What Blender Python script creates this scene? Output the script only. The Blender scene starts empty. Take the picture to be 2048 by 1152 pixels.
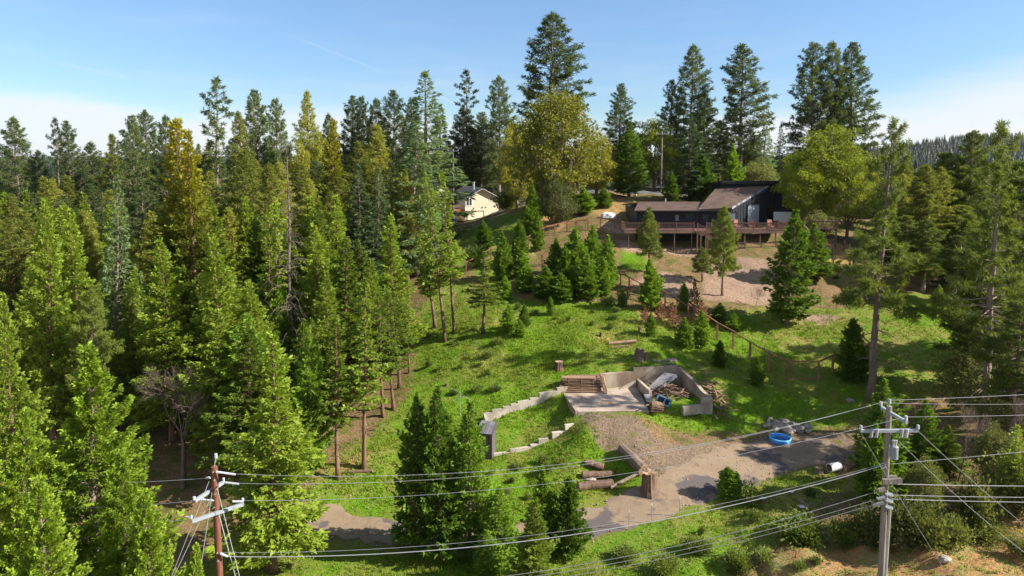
import bpy, math, random
import numpy as np
from mathutils import Vector, Matrix, Quaternion

random.seed(7)
R_ = math.radians
scene = bpy.context.scene
COL = scene.collection

# ------------------------------------------------------------------ camera, sky, sun, exposure
CAM_Z = 25.0
FPX = 2048 * 24.0 / 36.0          # focal length in pixels of the 2048 px wide photograph
PITCH = R_(5.0)
CY = 429.0                        # image row of the principal point after the vertical shift
cam_d = bpy.data.cameras.new('camera')
cam_d.lens = 24.0
cam_d.sensor_width = 36.0
cam_d.shift_y = -(576.0 - CY) / 2048.0
cam_d.clip_start = 0.5
cam_d.clip_end = 12000.0
cam = bpy.data.objects.new('camera', cam_d)
COL.objects.link(cam)
cam.location = (0, 0, CAM_Z)
cam.rotation_euler = (R_(90) - PITCH, 0, 0)
scene.camera = cam

SUN_EL = R_(34.0)
SUN_DIR = Vector((0.98, -0.17, 0)).normalized() * math.cos(SUN_EL) + Vector((0, 0, math.sin(SUN_EL)))
sun_d = bpy.data.lights.new('sun', 'SUN')
sun_d.energy = 5.0
sun_d.angle = R_(0.5)
sun_d.color = (1.0, 0.94, 0.84)
sun = bpy.data.objects.new('sun', sun_d)
COL.objects.link(sun)
sun.rotation_euler = SUN_DIR.to_track_quat('Z', 'Y').to_euler()

world = bpy.data.worlds.new('World')
scene.world = world
world.use_nodes = True
SKY_STRENGTH = 0.080
vs = scene.view_settings
vs.view_transform = 'Standard'
vs.look = 'None'
vs.exposure = 1.15
vs.gamma = 1.0
vs.use_curve_mapping = False


class NT:
    """small helper around a node tree"""
    def __init__(self, tree):
        self.t = tree
        self.n = tree.nodes
        self.l = tree.links

    def new(self, typ, **kw):
        nd = self.n.new(typ)
        for k, v in kw.items():
            setattr(nd, k, v)
        return nd

    def put(self, sock, v):
        if hasattr(v, 'is_linked') or isinstance(v, bpy.types.NodeSocket):
            self.l.new(v, sock)
        else:
            sock.default_value = v

    def math(self, op, a, b=0.0, c=None, clamp=False):
        nd = self.new('ShaderNodeMath', operation=op, use_clamp=clamp)
        self.put(nd.inputs[0], a)
        self.put(nd.inputs[1], b)
        if c is not None:
            self.put(nd.inputs[2], c)
        return nd.outputs[0]

    def vmath(self, op, a, b):
        nd = self.new('ShaderNodeVectorMath', operation=op)
        self.put(nd.inputs[0], a)
        self.put(nd.inputs[1], b)
        return nd.outputs['Value'] if op in ('DOT_PRODUCT', 'LENGTH') else nd.outputs[0]

    def mix(self, f, a, b, blend='MIX'):
        nd = self.new('ShaderNodeMix', data_type='RGBA', blend_type=blend)
        self.put(nd.inputs[0], f)
        self.put(nd.inputs[6], a if not isinstance(a, tuple) else (*a[:3], 1))
        self.put(nd.inputs[7], b if not isinstance(b, tuple) else (*b[:3], 1))
        return nd.outputs[2]

    def noise(self, vec, scale, detail=3.0, rough=0.55):
        nd = self.new('ShaderNodeTexNoise')
        if vec is not None:
            self.l.new(vec, nd.inputs['Vector'])
        nd.inputs['Scale'].default_value = scale
        nd.inputs['Detail'].default_value = detail
        nd.inputs['Roughness'].default_value = rough
        return nd.outputs['Fac']

    def smooth(self, v, lo, hi, a=0.0, b=1.0):
        nd = self.new('ShaderNodeMapRange', interpolation_type='SMOOTHSTEP')
        self.put(nd.inputs[0], v)
        nd.inputs[1].default_value = lo
        nd.inputs[2].default_value = hi
        nd.inputs[3].default_value = a
        nd.inputs[4].default_value = b
        return nd.outputs[0]


def pix_ray(px, py):
    u = (px - 1024.0) / FPX
    v = (CY - py) / FPX
    cp, sp = math.cos(PITCH), math.sin(PITCH)
    return Vector((u, cp + v * sp, -sp + v * cp))


def W(px, py, d):
    """the world point at forward distance d (metres) that the photograph shows at (px, py)"""
    r = pix_ray(px, py)
    t = d / r.y
    return Vector((r.x * t, d, CAM_Z + r.z * t))


# sky: physical sky with thin cirrus banks low over the horizon and two contrails
wt = NT(world.node_tree)
wt.n.clear()
sky = wt.new('ShaderNodeTexSky', sky_type='NISHITA')
sky.sun_disc = False
sky.sun_elevation = SUN_EL
sky.sun_rotation = math.atan2(SUN_DIR.x, SUN_DIR.y)
sky.altitude = 900.0
sky.air_density = 1.0
sky.dust_density = 0.15
sky.ozone_density = 2.2
tc = wt.new('ShaderNodeTexCoord')
dirv = tc.outputs['Generated']
sep = wt.new('ShaderNodeSeparateXYZ')
wt.l.new(dirv, sep.inputs[0])
zc = wt.math('MAXIMUM', sep.outputs[2], 0.012)
pl = wt.new('ShaderNodeCombineXYZ')
wt.put(pl.inputs[0], wt.math('MULTIPLY', sep.outputs[0], 5.0))
wt.put(pl.inputs[1], wt.math('MULTIPLY', sep.outputs[1], 5.0))
wt.put(pl.inputs[2], wt.math('MULTIPLY', zc, 34.0))
n1 = wt.noise(pl.outputs[0], 0.42, 5.0, 0.52)
n2 = wt.noise(pl.outputs[0], 1.3, 6.0, 0.6)
low = wt.smooth(sep.outputs[2], 0.02, 0.10, 1.0, 0.0)
mid = wt.smooth(sep.outputs[2], 0.05, 0.26, 1.0, 0.0)
c1 = wt.smooth(wt.math('ADD', wt.math('MULTIPLY', n1, 0.75), wt.math('MULTIPLY', low, 0.30)), 0.50, 0.74)
c2 = wt.smooth(wt.math('ADD', wt.math('MULTIPLY', n2, 0.55), wt.math('MULTIPLY', n1, 0.4)), 0.42, 0.75)
slope = wt.math('DIVIDE', sep.outputs[0], wt.math('MAXIMUM', sep.outputs[1], 0.05))
wob = wt.math('MULTIPLY', wt.math('SUBTRACT', n1, 0.5), 0.10)
eL = wt.math('ADD', sep.outputs[2], wt.math('MULTIPLY', slope, 0.10))       # bank on the left, sinking towards the middle
bankL = wt.math('MULTIPLY', wt.smooth(wt.math('ADD', eL, wob), -0.016, 0.010, 0.82, 0.0), wt.smooth(slope, -0.42, -0.30, 1.0, 0.0))
eR = wt.math('SUBTRACT', sep.outputs[2], wt.math('MULTIPLY', slope, 0.10))
bankR = wt.math('MULTIPLY', wt.smooth(wt.math('ADD', eR, wob), -0.02, 0.035, 0.85, 0.0), wt.smooth(slope, 0.10, 0.45, 0.0, 1.0))
bank = wt.math('MULTIPLY', wt.math('MAXIMUM', bankL, bankR), wt.smooth(n2, 0.2, 0.55, 0.75, 1.0))
cl = wt.math('MAXIMUM', wt.math('MULTIPLY', c1, wt.math('MULTIPLY', mid, 0.95)),
             wt.math('MULTIPLY', c2, wt.math('MULTIPLY', mid, 0.28)))


def contrail(p0, p1, width, amount):
    a = pix_ray(*p0).normalized()
    b = pix_ray(*p1).normalized()
    nrm = a.cross(b).normalized()
    ax = (b - a).normalized()
    m = (a + b) * 0.5
    h = (b - a).length * 0.5
    dn = wt.vmath('DOT_PRODUCT', dirv, tuple(nrm))
    dn = wt.math('ABSOLUTE', dn)
    across = wt.smooth(dn, 0.0, width, 1.0, 0.0)
    da = wt.vmath('DOT_PRODUCT', wt.vmath('SUBTRACT', dirv, tuple(m)), tuple(ax))
    along = wt.smooth(wt.math('ABSOLUTE', da), h * 0.5, h, 1.0, 0.0)
    return wt.math('MULTIPLY', wt.math('MULTIPLY', across, along), amount)


cl = wt.math('MAXIMUM', cl, bank)
for tr in (contrail((560, 62), (800, 158), 0.0022, 0.16), contrail((860, 183), (915, 210), 0.0022, 0.35),
           contrail((80, 118), (280, 162), 0.004, 0.14)):
    cl = wt.math('MAXIMUM', cl, tr)
sky_col = wt.mix(1.0, sky.outputs[0], (0.86, 0.95, 1.03), 'MULTIPLY')
sky_col = wt.mix(wt.smooth(sep.outputs[2], 0.0, 0.30, 1.0, 0.0), sky_col, wt.mix(1.0, sky_col, (0.70, 0.74, 0.80), 'MULTIPLY'))
skyc = wt.mix(cl, sky_col, (5.2, 5.35, 5.6))
bg = wt.new('ShaderNodeBackground')
wt.l.new(skyc, bg.inputs[0])
bg.inputs[1].default_value = SKY_STRENGTH
wo = wt.new('ShaderNodeOutputWorld')
wt.l.new(bg.outputs[0], wo.inputs[0])

# ------------------------------------------------------------------ terrain height
CTRL = [  # (column, row, distance) of ground points read off the photograph
    (360, 1090, 40), (600, 1120, 38), (640, 1050, 42), (750, 1065, 41), (900, 1085, 39.8), (1180, 1050, 41.5),
    (1340, 1010, 43), (1440, 960, 45.5), (1600, 915, 48.3), (1560, 885, 50.6), (1700, 900, 48.8), (1500, 850, 53),
    (1640, 800, 57), (1740, 785, 58), (1600, 745, 61), (1450, 690, 65), (1380, 640, 70), (1600, 650, 70),
    (1750, 690, 66), (1450, 600, 75), (1480, 540, 83), (1400, 512, 87), (1250, 500, 88), (1650, 520, 85),
    (1700, 560, 80), (1850, 540, 86), (1180, 440, 98), (1090, 460, 98), (1000, 440, 111), (960, 446, 116),
    (960, 438, 150), (1100, 540, 83), (1000, 560, 82), (940, 540, 86), (900, 600, 78), (850, 690, 68),
    (960, 680, 67), (1100, 620, 73), (800, 760, 62), (900, 770, 59), (740, 880, 51), (650, 950, 46),
    (900, 840, 54), (960, 906, 49.6), (1050, 850, 53.2), (1000, 872, 51.8), (1050, 912, 49.4), (1050, 965, 46.0), (1115, 880, 50.6), (985, 918, 49.0),
    (1200, 990, 44.4), (1120, 842, 53.2), (1190, 858, 50.9), (1260, 850, 51.5), (1180, 905, 47.2), (1400, 835, 53),
    (1150, 700, 62.2), (1118, 738, 60), (1250, 640, 69), (1250, 600, 75), (1230, 742, 59.0), (1350, 733, 59.6),
    (1440, 790, 55.8), (1120, 775, 56.8), (1000, 808, 55.4), (1190, 843, 51.8), (1270, 843, 51.8),
    (1270, 385, 118), (1180, 376, 125), (1340, 395, 112), (1100, 392, 122), (1430, 400, 115), (1650, 425, 118),
    (40, 840, 60), (200, 842, 60), (100, 1000, 45), (600, 640, 82), (250, 650, 85), (20, 700, 75), (700, 600, 85),
    (1780, 1152, 34), (2040, 1140, 33), (1500, 1150, 35.8), (1900, 1060, 37.5), (2040, 900, 46), (1900, 790, 57),
    (1950, 640, 70), (1620, 1030, 41), (1700, 970, 44.5),
    (1500, 470, 90), (1400, 470, 92), (1300, 440, 97), (1550, 430, 104),
]
PTS = [W(*c) for c in CTRL]
PTS += [Vector(p) for p in [
    (-60, 20, 1.2), (-30, 22, 1.4), (0, 20, 1.2), (25, 24, 1.8), (45, 22, 2.6), (0, -10, 0.5), (-60, -20, 0.5), (60, -20, 1),
    (-150, 60, 0), (-150, 120, 2), (-90, 130, 4.5), (-50, 120, 6), (-100, 90, 3), (80, 60, 5), (90, 90, 8), (75, 130, 13), (130, 130, 9),
    (-150, 200, 3), (-90, 200, 5), (-30, 200, 10), (20, 180, 16), (70, 190, 14), (140, 200, 10), (-250, 120, 0), (260, 120, 6),
    (-200, 350, 0), (0, 350, 6), (200, 350, 6), (0, 260, 10), (-260, -60, 0), (260, -60, 2), (400, 400, 2), (-400, 400, -4)]]
CX = np.array([[p.x, p.y] for p in PTS])
CZ = np.array([p.z for p in PTS])


def _tps(r2):
    return np.where(r2 > 1e-9, 0.5 * r2 * np.log(np.maximum(r2, 1e-9)), 0.0)


_S = 50.0
_n = len(CX)
_c = CX / _S
_K = _tps(((_c[:, None] - _c[None]) ** 2).sum(-1)) + np.eye(_n) * 0.0016
_P = np.hstack([np.ones((_n, 1)), _c])
_A = np.block([[_K, _P], [_P.T, np.zeros((3, 3))]])
_w = np.linalg.solve(_A, np.concatenate([CZ, np.zeros(3)]))


def _lattice(seed):
    return np.random.RandomState(seed).rand(256, 256)


def vnoise(x, y, lat):
    xi = np.floor(x).astype(int)
    yi = np.floor(y).astype(int)
    fx = x - xi
    fy = y - yi
    fx = fx * fx * (3 - 2 * fx)
    fy = fy * fy * (3 - 2 * fy)
    a = lat[xi % 256, yi % 256]
    b = lat[(xi + 1) % 256, yi % 256]
    c = lat[xi % 256, (yi + 1) % 256]
    d = lat[(xi + 1) % 256, (yi + 1) % 256]
    return (a * (1 - fx) + b * fx) * (1 - fy) + (c * (1 - fx) + d * fx) * fy


L1, L2, L3, L4 = (_lattice(i) for i in (1, 2, 3, 4))


def base_h(x, y):
    x = np.asarray(x, float)
    y = np.asarray(y, float)
    sh = x.shape
    q = np.stack([x.ravel(), y.ravel()], 1)
    r = np.maximum(np.hypot(q[:, 0], q[:, 1] - 100.0), 1e-6)
    lim = 330.0                                   # beyond the surveyed ground the land runs on level
    f = np.minimum(1.0, lim / r)
    q2 = np.stack([q[:, 0] * f, 100.0 + (q[:, 1] - 100.0) * f], 1) / _S
    z = np.zeros(len(q2))
    for k in range(0, len(q2), 20000):
        s = q2[k:k + 20000]
        z[k:k + 20000] = _tps(((s[:, None] - _c[None]) ** 2).sum(-1)) @ _w[:_n] + _w[_n] + s @ _w[_n + 1:]
    far = np.clip((r - lim) / 500.0, 0, 1)
    z = z * (1 - far) + 2.0 * far
    return z.reshape(sh)


def in_poly(x, y, poly):
    c = np.zeros(np.shape(x), bool)
    n = len(poly)
    for i in range(n):
        x0, y0 = poly[i][0], poly[i][1]
        x1, y1 = poly[(i + 1) % n][0], poly[(i + 1) % n][1]
        if y0 == y1:
            continue
        cond = ((y0 > y) != (y1 > y)) & (x < (x1 - x0) * (y - y0) / (y1 - y0) + x0)
        c ^= cond
    return c


def seg_dist(x, y, line):
    d = np.full(np.shape(x), 1e9)
    for (a, b) in zip(line[:-1], line[1:]):
        ax, ay, bx, by = a[0], a[1], b[0], b[1]
        L2_ = (bx - ax) ** 2 + (by - ay) ** 2
        t = np.clip(((x - ax) * (bx - ax) + (y - ay) * (by - ay)) / L2_, 0, 1)
        d = np.minimum(d, np.hypot(x - ax - t * (bx - ax), y - ay - t * (by - ay)))
    return d


def poly_soft(x, y, poly, soft):
    """1 well inside the polygon, 0 outside, with a soft border"""
    ins = in_poly(x, y, poly)
    d = seg_dist(x, y, list(poly) + [poly[0]])
    return np.clip(0.5 + np.where(ins, d, -d) / (2 * soft), 0, 1)


_ts = np.concatenate([np.linspace(18, 160, 900), np.linspace(160.5, 400, 200)])


def Gb(px, py, fn=base_h):
    """where the photograph's ray through (px, py) first meets the ground"""
    r = pix_ray(px, py)
    tt = _ts / r.y
    xs, ys, zs = r.x * tt, _ts, CAM_Z + r.z * tt
    below = zs < fn(xs, ys)
    i = int(np.argmax(below)) if below.any() else len(_ts) - 1
    return Vector((xs[i], ys[i], float(fn(xs[i:i + 1], ys[i:i + 1])[0])))


DRIVE_PX = [(540, 1016), (600, 1030), (660, 1046), (760, 1064), (900, 1076), (1050, 1074), (1180, 1052), (1290, 1014),
            (1380, 972), (1470, 932), (1570, 905), (1700, 893)]
DRIVE_W = [1.3, 1.35, 1.4, 1.4, 1.4, 1.4, 1.5, 1.8, 2.3, 2.6, 2.5, 2.0]
DRIVE = [Gb(*p) for p in DRIVE_PX]
UPROAD = [Vector(p) for p in ((-4, 124, 0), (6, 122.5, 0), (15, 121, 0), (23, 118.5, 0), (30, 117.5, 0), (40, 120, 0))]
SLAB_Z = 4.85
SLAB = [W(1155, 838, 52.2), W(1126, 797, 56.9), W(1200, 788, 57.9), W(1272, 786, 58.1), W(1298, 834, 52.4)]
WALL_E = W(1355, 734, 59.2)
WALL_F = W(1419, 796, 53.9)
PIT = [SLAB[0] + Vector((0.1, 0.4, 0)), SLAB[1], W(1115, 769, 56.6), W(1198, 746, 58.5), W(1270, 734, 59.2), WALL_E + Vector((0.2, 0.45, 0)), WALL_F + Vector((0.35, 0.1, 0)), W(1400, 822, 53.3), SLAB[4] + Vector((0, 0.4, 0))]


CUT, MOUND = W(1205, 950, 46.3), W(1170, 885, 49.3)


def H(x, y):
    x = np.asarray(x, float)
    y = np.asarray(y, float)
    z = base_h(x, y)
    near = np.clip((260 - np.hypot(x, y - 60)) / 80, 0, 1)
    dd = seg_dist(x, y, DRIVE)
    lump = (vnoise(x * 0.31, y * 0.31, L1) - 0.5) * 0.55 + (vnoise(x * 0.9, y * 0.9, L2) - 0.5) * 0.26
    fine = (vnoise(x * 2.3, y * 2.3, L3) - 0.5) * 0.10
    m = np.clip((dd - 2.4) / 1.6, 0, 1)
    z = z + near * (lump * m + fine * m)
    bank = np.clip((40 - y) / 3, 0, 1) * np.clip((x - 5) / 6, 0, 1) * np.clip((y - 26) / 4, 0, 1)
    z = z + bank * ((vnoise(x * 0.75 + 9, y * 0.3, L4) - 0.5) * 0.8 + (vnoise(x * 2.1, y * 1.1, L2) - 0.5) * 0.28)
    pit = in_poly(x, y, PIT)
    z = np.where(pit, np.minimum(z, SLAB_Z - 0.12), z)
    sl = np.clip(1 - np.hypot((x - 7.6) / 5.2, (y - 51.9) / 3.6), 0, 1)
    sl = sl * sl * (3 - 2 * sl)
    z = z + np.clip(SLAB_Z - 0.10 - z, -0.6, 0.6) * np.minimum(1, sl * 2) * (~pit)
    apron = in_poly(x, y, [SLAB[0] + Vector((-0.2, -0.9, 0)), SLAB[4] + Vector((0.3, -0.9, 0)), SLAB[4] + Vector((0.3, 0.6, 0)), SLAB[0] + Vector((0.1, 0.6, 0))])
    z = np.where(apron, np.minimum(z, SLAB_Z - 0.07), z)
    z = z - 0.95 * np.exp(-((x - CUT.x) / 1.9) ** 2 - ((y - CUT.y) / 1.3) ** 2) + 0.5 * np.exp(-((x - MOUND.x) / 1.3) ** 2 - ((y - MOUND.y) / 1.5) ** 2)
    return z


def hz(x, y):
    return float(H(np.array([x]), np.array([y]))[0])


def G(px, py):
    return Gb(px, py, H)


# ------------------------------------------------------------------ materials
def new_mat(name):
    m = bpy.data.materials.new(name)
    m.use_nodes = True
    t = NT(m.node_tree)
    t.n.clear()
    out = t.new('ShaderNodeOutputMaterial')
    return m, t, out


def simple(name, col, rough=0.8, var=0.25, scale=6.0, metal=0.0, bump=0.0, spec=0.3, stretch=None, coat=None, ovar=0.15):
    m, t, out = new_mat(name)
    b = t.new('ShaderNodeBsdfPrincipled')
    tcx = t.new('ShaderNodeTexCoord')
    v = tcx.outputs['Object']
    if stretch:
        mp = t.new('ShaderNodeMapping')
        mp.inputs['Scale'].default_value = stretch
        t.l.new(v, mp.inputs[0])
        v = mp.outputs[0]
    f = t.noise(v, scale, 4.0, 0.6)
    f2 = t.noise(v, scale * 0.22, 2.0, 0.5)
    ff = t.math('ADD', t.math('MULTIPLY', f, 0.6), t.math('MULTIPLY', f2, 0.4))
    ff = t.smooth(ff, 0.3, 0.7)
    dark = tuple(c * (1 - var) for c in col)
    lite = tuple(min(1, c * (1 + var)) for c in col)
    c = t.mix(ff, dark, lite)
    if coat:
        c = t.mix(t.math('MULTIPLY', t.smooth(t.noise(v, scale * 0.5, 5.0, 0.65), 0.44, 0.62), 0.85), c, coat)
    oi = t.new('ShaderNodeObjectInfo')
    hs = t.new('ShaderNodeHueSaturation')
    t.put(hs.inputs['Value'], t.math('ADD', 1 - ovar, t.math('MULTIPLY', oi.outputs['Random'], 2 * ovar)))
    t.l.new(c, hs.inputs['Color'])
    t.l.new(hs.outputs[0], b.inputs['Base Color'])
    b.inputs['Roughness'].default_value = rough
    b.inputs['Metallic'].default_value = metal
    b.inputs['Specular IOR Level'].default_value = spec
    if bump:
        bp = t.new('ShaderNodeBump')
        bp.inputs['Strength'].default_value = bump
        bp.inputs['Distance'].default_value = 0.03
        t.l.new(f, bp.inputs['Height'])
        t.l.new(bp.outputs[0], b.inputs['Normal'])
    t.l.new(b.outputs[0], out.inputs[0])
    return m


def foliage(name, col, alt, tip=None, trans=0.3, var=0.35, own=0.55):
    """leaf colour: two hues mixed in clumps, each leaf and each plant a little different"""
    m, t, out = new_mat(name)
    geo = t.new('ShaderNodeNewGeometry')
    oi = t.new('ShaderNodeObjectInfo')
    tcx = t.new('ShaderNodeTexCoord')
    n = t.noise(tcx.outputs['Object'], 0.55, 3.0, 0.6)
    k = t.math('ADD', t.math('MULTIPLY', geo.outputs['Random Per Island'], 0.75), t.math('MULTIPLY', n, 0.75))
    k = t.math('ADD', k, t.math('MULTIPLY', t.math('SUBTRACT', oi.outputs['Random'], 0.5), own))
    k = t.smooth(k, 0.2, 1.15)
    c = t.mix(k, col, alt)
    if tip:
        sp = t.new('ShaderNodeSeparateXYZ')
        t.l.new(tcx.outputs['Generated'], sp.inputs[0])
        c = t.mix(t.math('MULTIPLY', t.smooth(sp.outputs[2], 0.45, 0.95), 0.85), c, tip)
    hs = t.new('ShaderNodeHueSaturation')
    t.put(hs.inputs['Value'], t.math('ADD', 1 - var * 0.5, t.math('MULTIPLY', oi.outputs['Random'], var)))
    t.l.new(c, hs.inputs['Color'])
    c = hs.outputs[0]
    b = t.new('ShaderNodeBsdfPrincipled')
    t.l.new(c, b.inputs['Base Color'])
    b.inputs['Roughness'].default_value = 0.55
    b.inputs['Specular IOR Level'].default_value = 0.25
    tr = t.new('ShaderNodeBsdfTranslucent')
    t.l.new(t.mix(1.0, c, (1.25, 1.2, 0.6), 'MULTIPLY'), tr.inputs[0])
    mx = t.new('ShaderNodeMixShader')
    mx.inputs[0].default_value = trans
    t.l.new(b.outputs[0], mx.inputs[1])
    t.l.new(tr.outputs[0], mx.inputs[2])
    t.l.new(mx.outputs[0], out.inputs[0])
    return m


M = {}
M['cedar'] = foliage('cedar_spray', (0.098, 0.165, 0.021), (0.265, 0.35, 0.04), trans=0.42)
M['cedar_near'] = foliage('cedar_spray_bright', (0.13, 0.225, 0.02), (0.33, 0.44, 0.04), trans=0.38, var=0.15, own=0.2)
M['gold'] = foliage('gold_cedar_spray', (0.11, 0.165, 0.02), (0.29, 0.335, 0.036), tip=(0.42, 0.38, 0.03), trans=0.42)
M['young'] = foliage('young_cedar_spray', (0.089, 0.173, 0.021), (0.226, 0.347, 0.036), trans=0.42)
M['pine'] = foliage('pine_needles', (0.044, 0.078, 0.03), (0.135, 0.175, 0.055), trans=0.42)
M['olive_pine'] = foliage('olive_pine_needles', (0.121, 0.161, 0.029), (0.312, 0.322, 0.054), trans=0.42)
M['near_pine'] = foliage('green_pine_needles', (0.071, 0.115, 0.023), (0.190, 0.230, 0.042), trans=0.42)
M['fir'] = foliage('fir_needles', (0.074, 0.129, 0.061), (0.193, 0.266, 0.116), trans=0.42)
M['oak'] = foliage('oak_leaf', (0.130, 0.150, 0.018), (0.310, 0.300, 0.040), trans=0.42)
M['maple'] = foliage('maple_leaf', (0.17, 0.215, 0.016), (0.33, 0.38, 0.034), trans=0.42)
M['live_oak'] = foliage('live_oak_leaf', (0.085, 0.11, 0.032), (0.225, 0.245, 0.075), trans=0.42)
M['shrub'] = foliage('shrub_leaf', (0.062, 0.125, 0.023), (0.196, 0.234, 0.047), trans=0.42)
M['rust'] = foliage('dead_needles', (0.2, 0.085, 0.045), (0.32, 0.18, 0.1), trans=0.15)
M['straw'] = simple('dry_straw', (0.34, 0.26, 0.12), 0.9, 0.3, 3.0)
M['grassblade'] = foliage('grass_blade', (0.075, 0.165, 0.008), (0.210, 0.270, 0.018))
M['bark'] = simple('red_brown_bark', (0.17, 0.10, 0.065), 0.95, 0.5, 3.0, bump=0.6, stretch=(4, 4, 0.7))
M['grey_bark'] = simple('grey_brown_bark', (0.19, 0.145, 0.115), 0.95, 0.45, 3.0, bump=0.6, stretch=(4, 4, 0.7))
M['twig_wood'] = simple('brown_twigs', (0.135, 0.095, 0.078), 0.95, 0.3, 4.0)
M['dead_wood'] = simple('grey_dead_wood', (0.17, 0.13, 0.105), 0.95, 0.3, 4.0)
M['concrete'] = simple('weathered_concrete', (0.38, 0.315, 0.25), 0.9, 0.35, 1.8, bump=0.35, stretch=(1.0, 1.0, 0.35), coat=(0.17, 0.105, 0.07))
M['concrete_pale'] = simple('pale_concrete', (0.42, 0.375, 0.31), 0.9, 0.3, 2.0, bump=0.3, coat=(0.23, 0.19, 0.15))
M['slab'] = simple('stained_slab', (0.42, 0.335, 0.265), 0.85, 0.4, 0.8, bump=0.2, coat=(0.19, 0.135, 0.10))
M['lumber'] = simple('weathered_lumber', (0.23, 0.145, 0.095), 0.9, 0.45, 5.0, stretch=(0.4, 5, 5), ovar=0.55)
M['post_wood'] = simple('fence_wood', (0.24, 0.115, 0.07), 0.9, 0.35, 6.0)
M['cut_wood'] = simple('cut_log_wood', (0.30, 0.19, 0.115), 0.9, 0.3, 5.0)
M['old_log'] = simple('old_log_bark', (0.145, 0.092, 0.065), 0.95, 0.5, 2.2, bump=0.7, stretch=(5, 5, 1))
M['pale_log'] = simple('barkless_log', (0.21, 0.155, 0.12), 0.9, 0.5, 2.2, bump=0.6, stretch=(3, 3, 3), coat=(0.12, 0.085, 0.065))
M['tin'] = simple('weathered_roof_sheet', (0.16, 0.16, 0.18), 0.75, 0.35, 2.0, spec=0.3, coat=(0.15, 0.12, 0.11), ovar=0.35)
M['navy'] = simple('dark_siding_paint', (0.014, 0.017, 0.026), 0.6, 0.25, 3.0)
M['navy_trim'] = simple('dark_trim_paint', (0.018, 0.017, 0.020), 0.55, 0.2, 3.0)
M['cream'] = simple('cream_siding', (0.70, 0.64, 0.48), 0.8, 0.06, 2.0)
M['white'] = simple('white_paint', (0.78, 0.77, 0.74), 0.6, 0.06, 3.0)
M['greydoor'] = simple('pale_grey_paint', (0.20, 0.22, 0.26), 0.5, 0.08, 3.0)
M['deck'] = simple('redwood_stain', (0.17, 0.092, 0.075), 0.75, 0.3, 5.0)
M['deck_post'] = simple('brown_post_stain', (0.16, 0.10, 0.075), 0.8, 0.3, 5.0)
M['orange_deck'] = simple('orange_deck_stain', (0.42, 0.17, 0.07), 0.7, 0.2, 5.0)
M['pole_grey'] = simple('weathered_pole_wood', (0.20, 0.175, 0.15), 0.9, 0.3, 3.0, stretch=(5, 5, 0.5), bump=0.4)
M['pole_brown'] = simple('brown_pole_wood', (0.17, 0.07, 0.042), 0.85, 0.35, 3.0, stretch=(5, 5, 0.5), bump=0.4)
M['arm'] = simple('grey_crossarm', (0.27, 0.295, 0.32), 0.6, 0.1, 4.0)
M['steel'] = simple('galvanised_steel', (0.50, 0.52, 0.54), 0.4, 0.15, 5.0, metal=0.6)
M['porcelain'] = simple('porcelain', (0.40, 0.41, 0.44), 0.25, 0.1, 5.0, spec=0.6)
M['brown_porcelain'] = simple('brown_porcelain', (0.20, 0.09, 0.05), 0.3, 0.15, 5.0, spec=0.6)
M['cable'] = simple('aluminium_cable', (0.36, 0.36, 0.37), 0.45, 0.05, 5.0, metal=0.3)
M['black_cable'] = simple('dark_cable', (0.17, 0.17, 0.175), 0.5, 0.05, 5.0)
M['pool'] = simple('blue_plastic', (0.05, 0.31, 0.78), 0.35, 0.08, 3.0, spec=0.5)
M['pool_light'] = simple('light_blue_plastic', (0.10, 0.42, 0.80), 0.35, 0.08, 3.0, spec=0.5)
M['blue_steel'] = simple('faded_blue_paint', (0.10, 0.20, 0.30), 0.6, 0.3, 6.0)
M['rock'] = simple('grey_rock', (0.27, 0.235, 0.20), 0.95, 0.4, 3.0, bump=0.6)
M['shed'] = simple('shed_boards', (0.10, 0.085, 0.080), 0.9, 0.35, 4.0, stretch=(6, 6, 0.6))
M['debris'] = simple('brush_and_boards', (0.15, 0.09, 0.065), 0.95, 0.5, 4.0, ovar=0.5)
M['rusty'] = simple('rust_cushion', (0.38, 0.17, 0.12), 0.85, 0.2, 5.0)
M['tarp'] = simple('white_tarp', (0.62, 0.62, 0.62), 0.6, 0.12, 3.0)


def glass_mat():
    m, t, out = new_mat('window_glass')
    b = t.new('ShaderNodeBsdfPrincipled')
    b.inputs['Base Color'].default_value = (0.05, 0.06, 0.07, 1)
    b.inputs['Roughness'].default_value = 0.06
    b.inputs['Specular IOR Level'].default_value = 0.8
    t.l.new(b.outputs[0], out.inputs[0])
    return m


M['glass'] = glass_mat()


def roof_mat(name, col, alt):
    m, t, out = new_mat(name)
    b = t.new('ShaderNodeBsdfPrincipled')
    tcx = t.new('ShaderNodeTexCoord')
    br = t.new('ShaderNodeTexBrick')
    br.inputs['Scale'].default_value = 1.0
    br.inputs['Brick Width'].default_value = 0.45
    br.inputs['Row Height'].default_value = 0.30
    br.inputs['Mortar Size'].default_value = 0.012
    br.inputs['Color1'].default_value = (*col, 1)
    br.inputs['Color2'].default_value = (*alt, 1)
    br.inputs['Mortar'].default_value = (*(c * 0.6 for c in col), 1)
    t.l.new(tcx.outputs['Object'], br.inputs['Vector'])
    n = t.noise(tcx.outputs['Object'], 0.9, 4.0, 0.6)
    c = t.mix(t.smooth(n, 0.3, 0.75), br.outputs[0], tuple(1.25 * x for x in alt))
    t.l.new(c, b.inputs['Base Color'])
    b.inputs['Roughness'].default_value = 0.9
    t.l.new(b.outputs[0], out.inputs[0])
    return m


M['shingle'] = roof_mat('brown_shingle', (0.085, 0.053, 0.040), (0.13, 0.084, 0.064))
M['grey_shingle'] = roof_mat('dark_grey_shingle', (0.05, 0.05, 0.055), (0.08, 0.08, 0.085))


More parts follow.
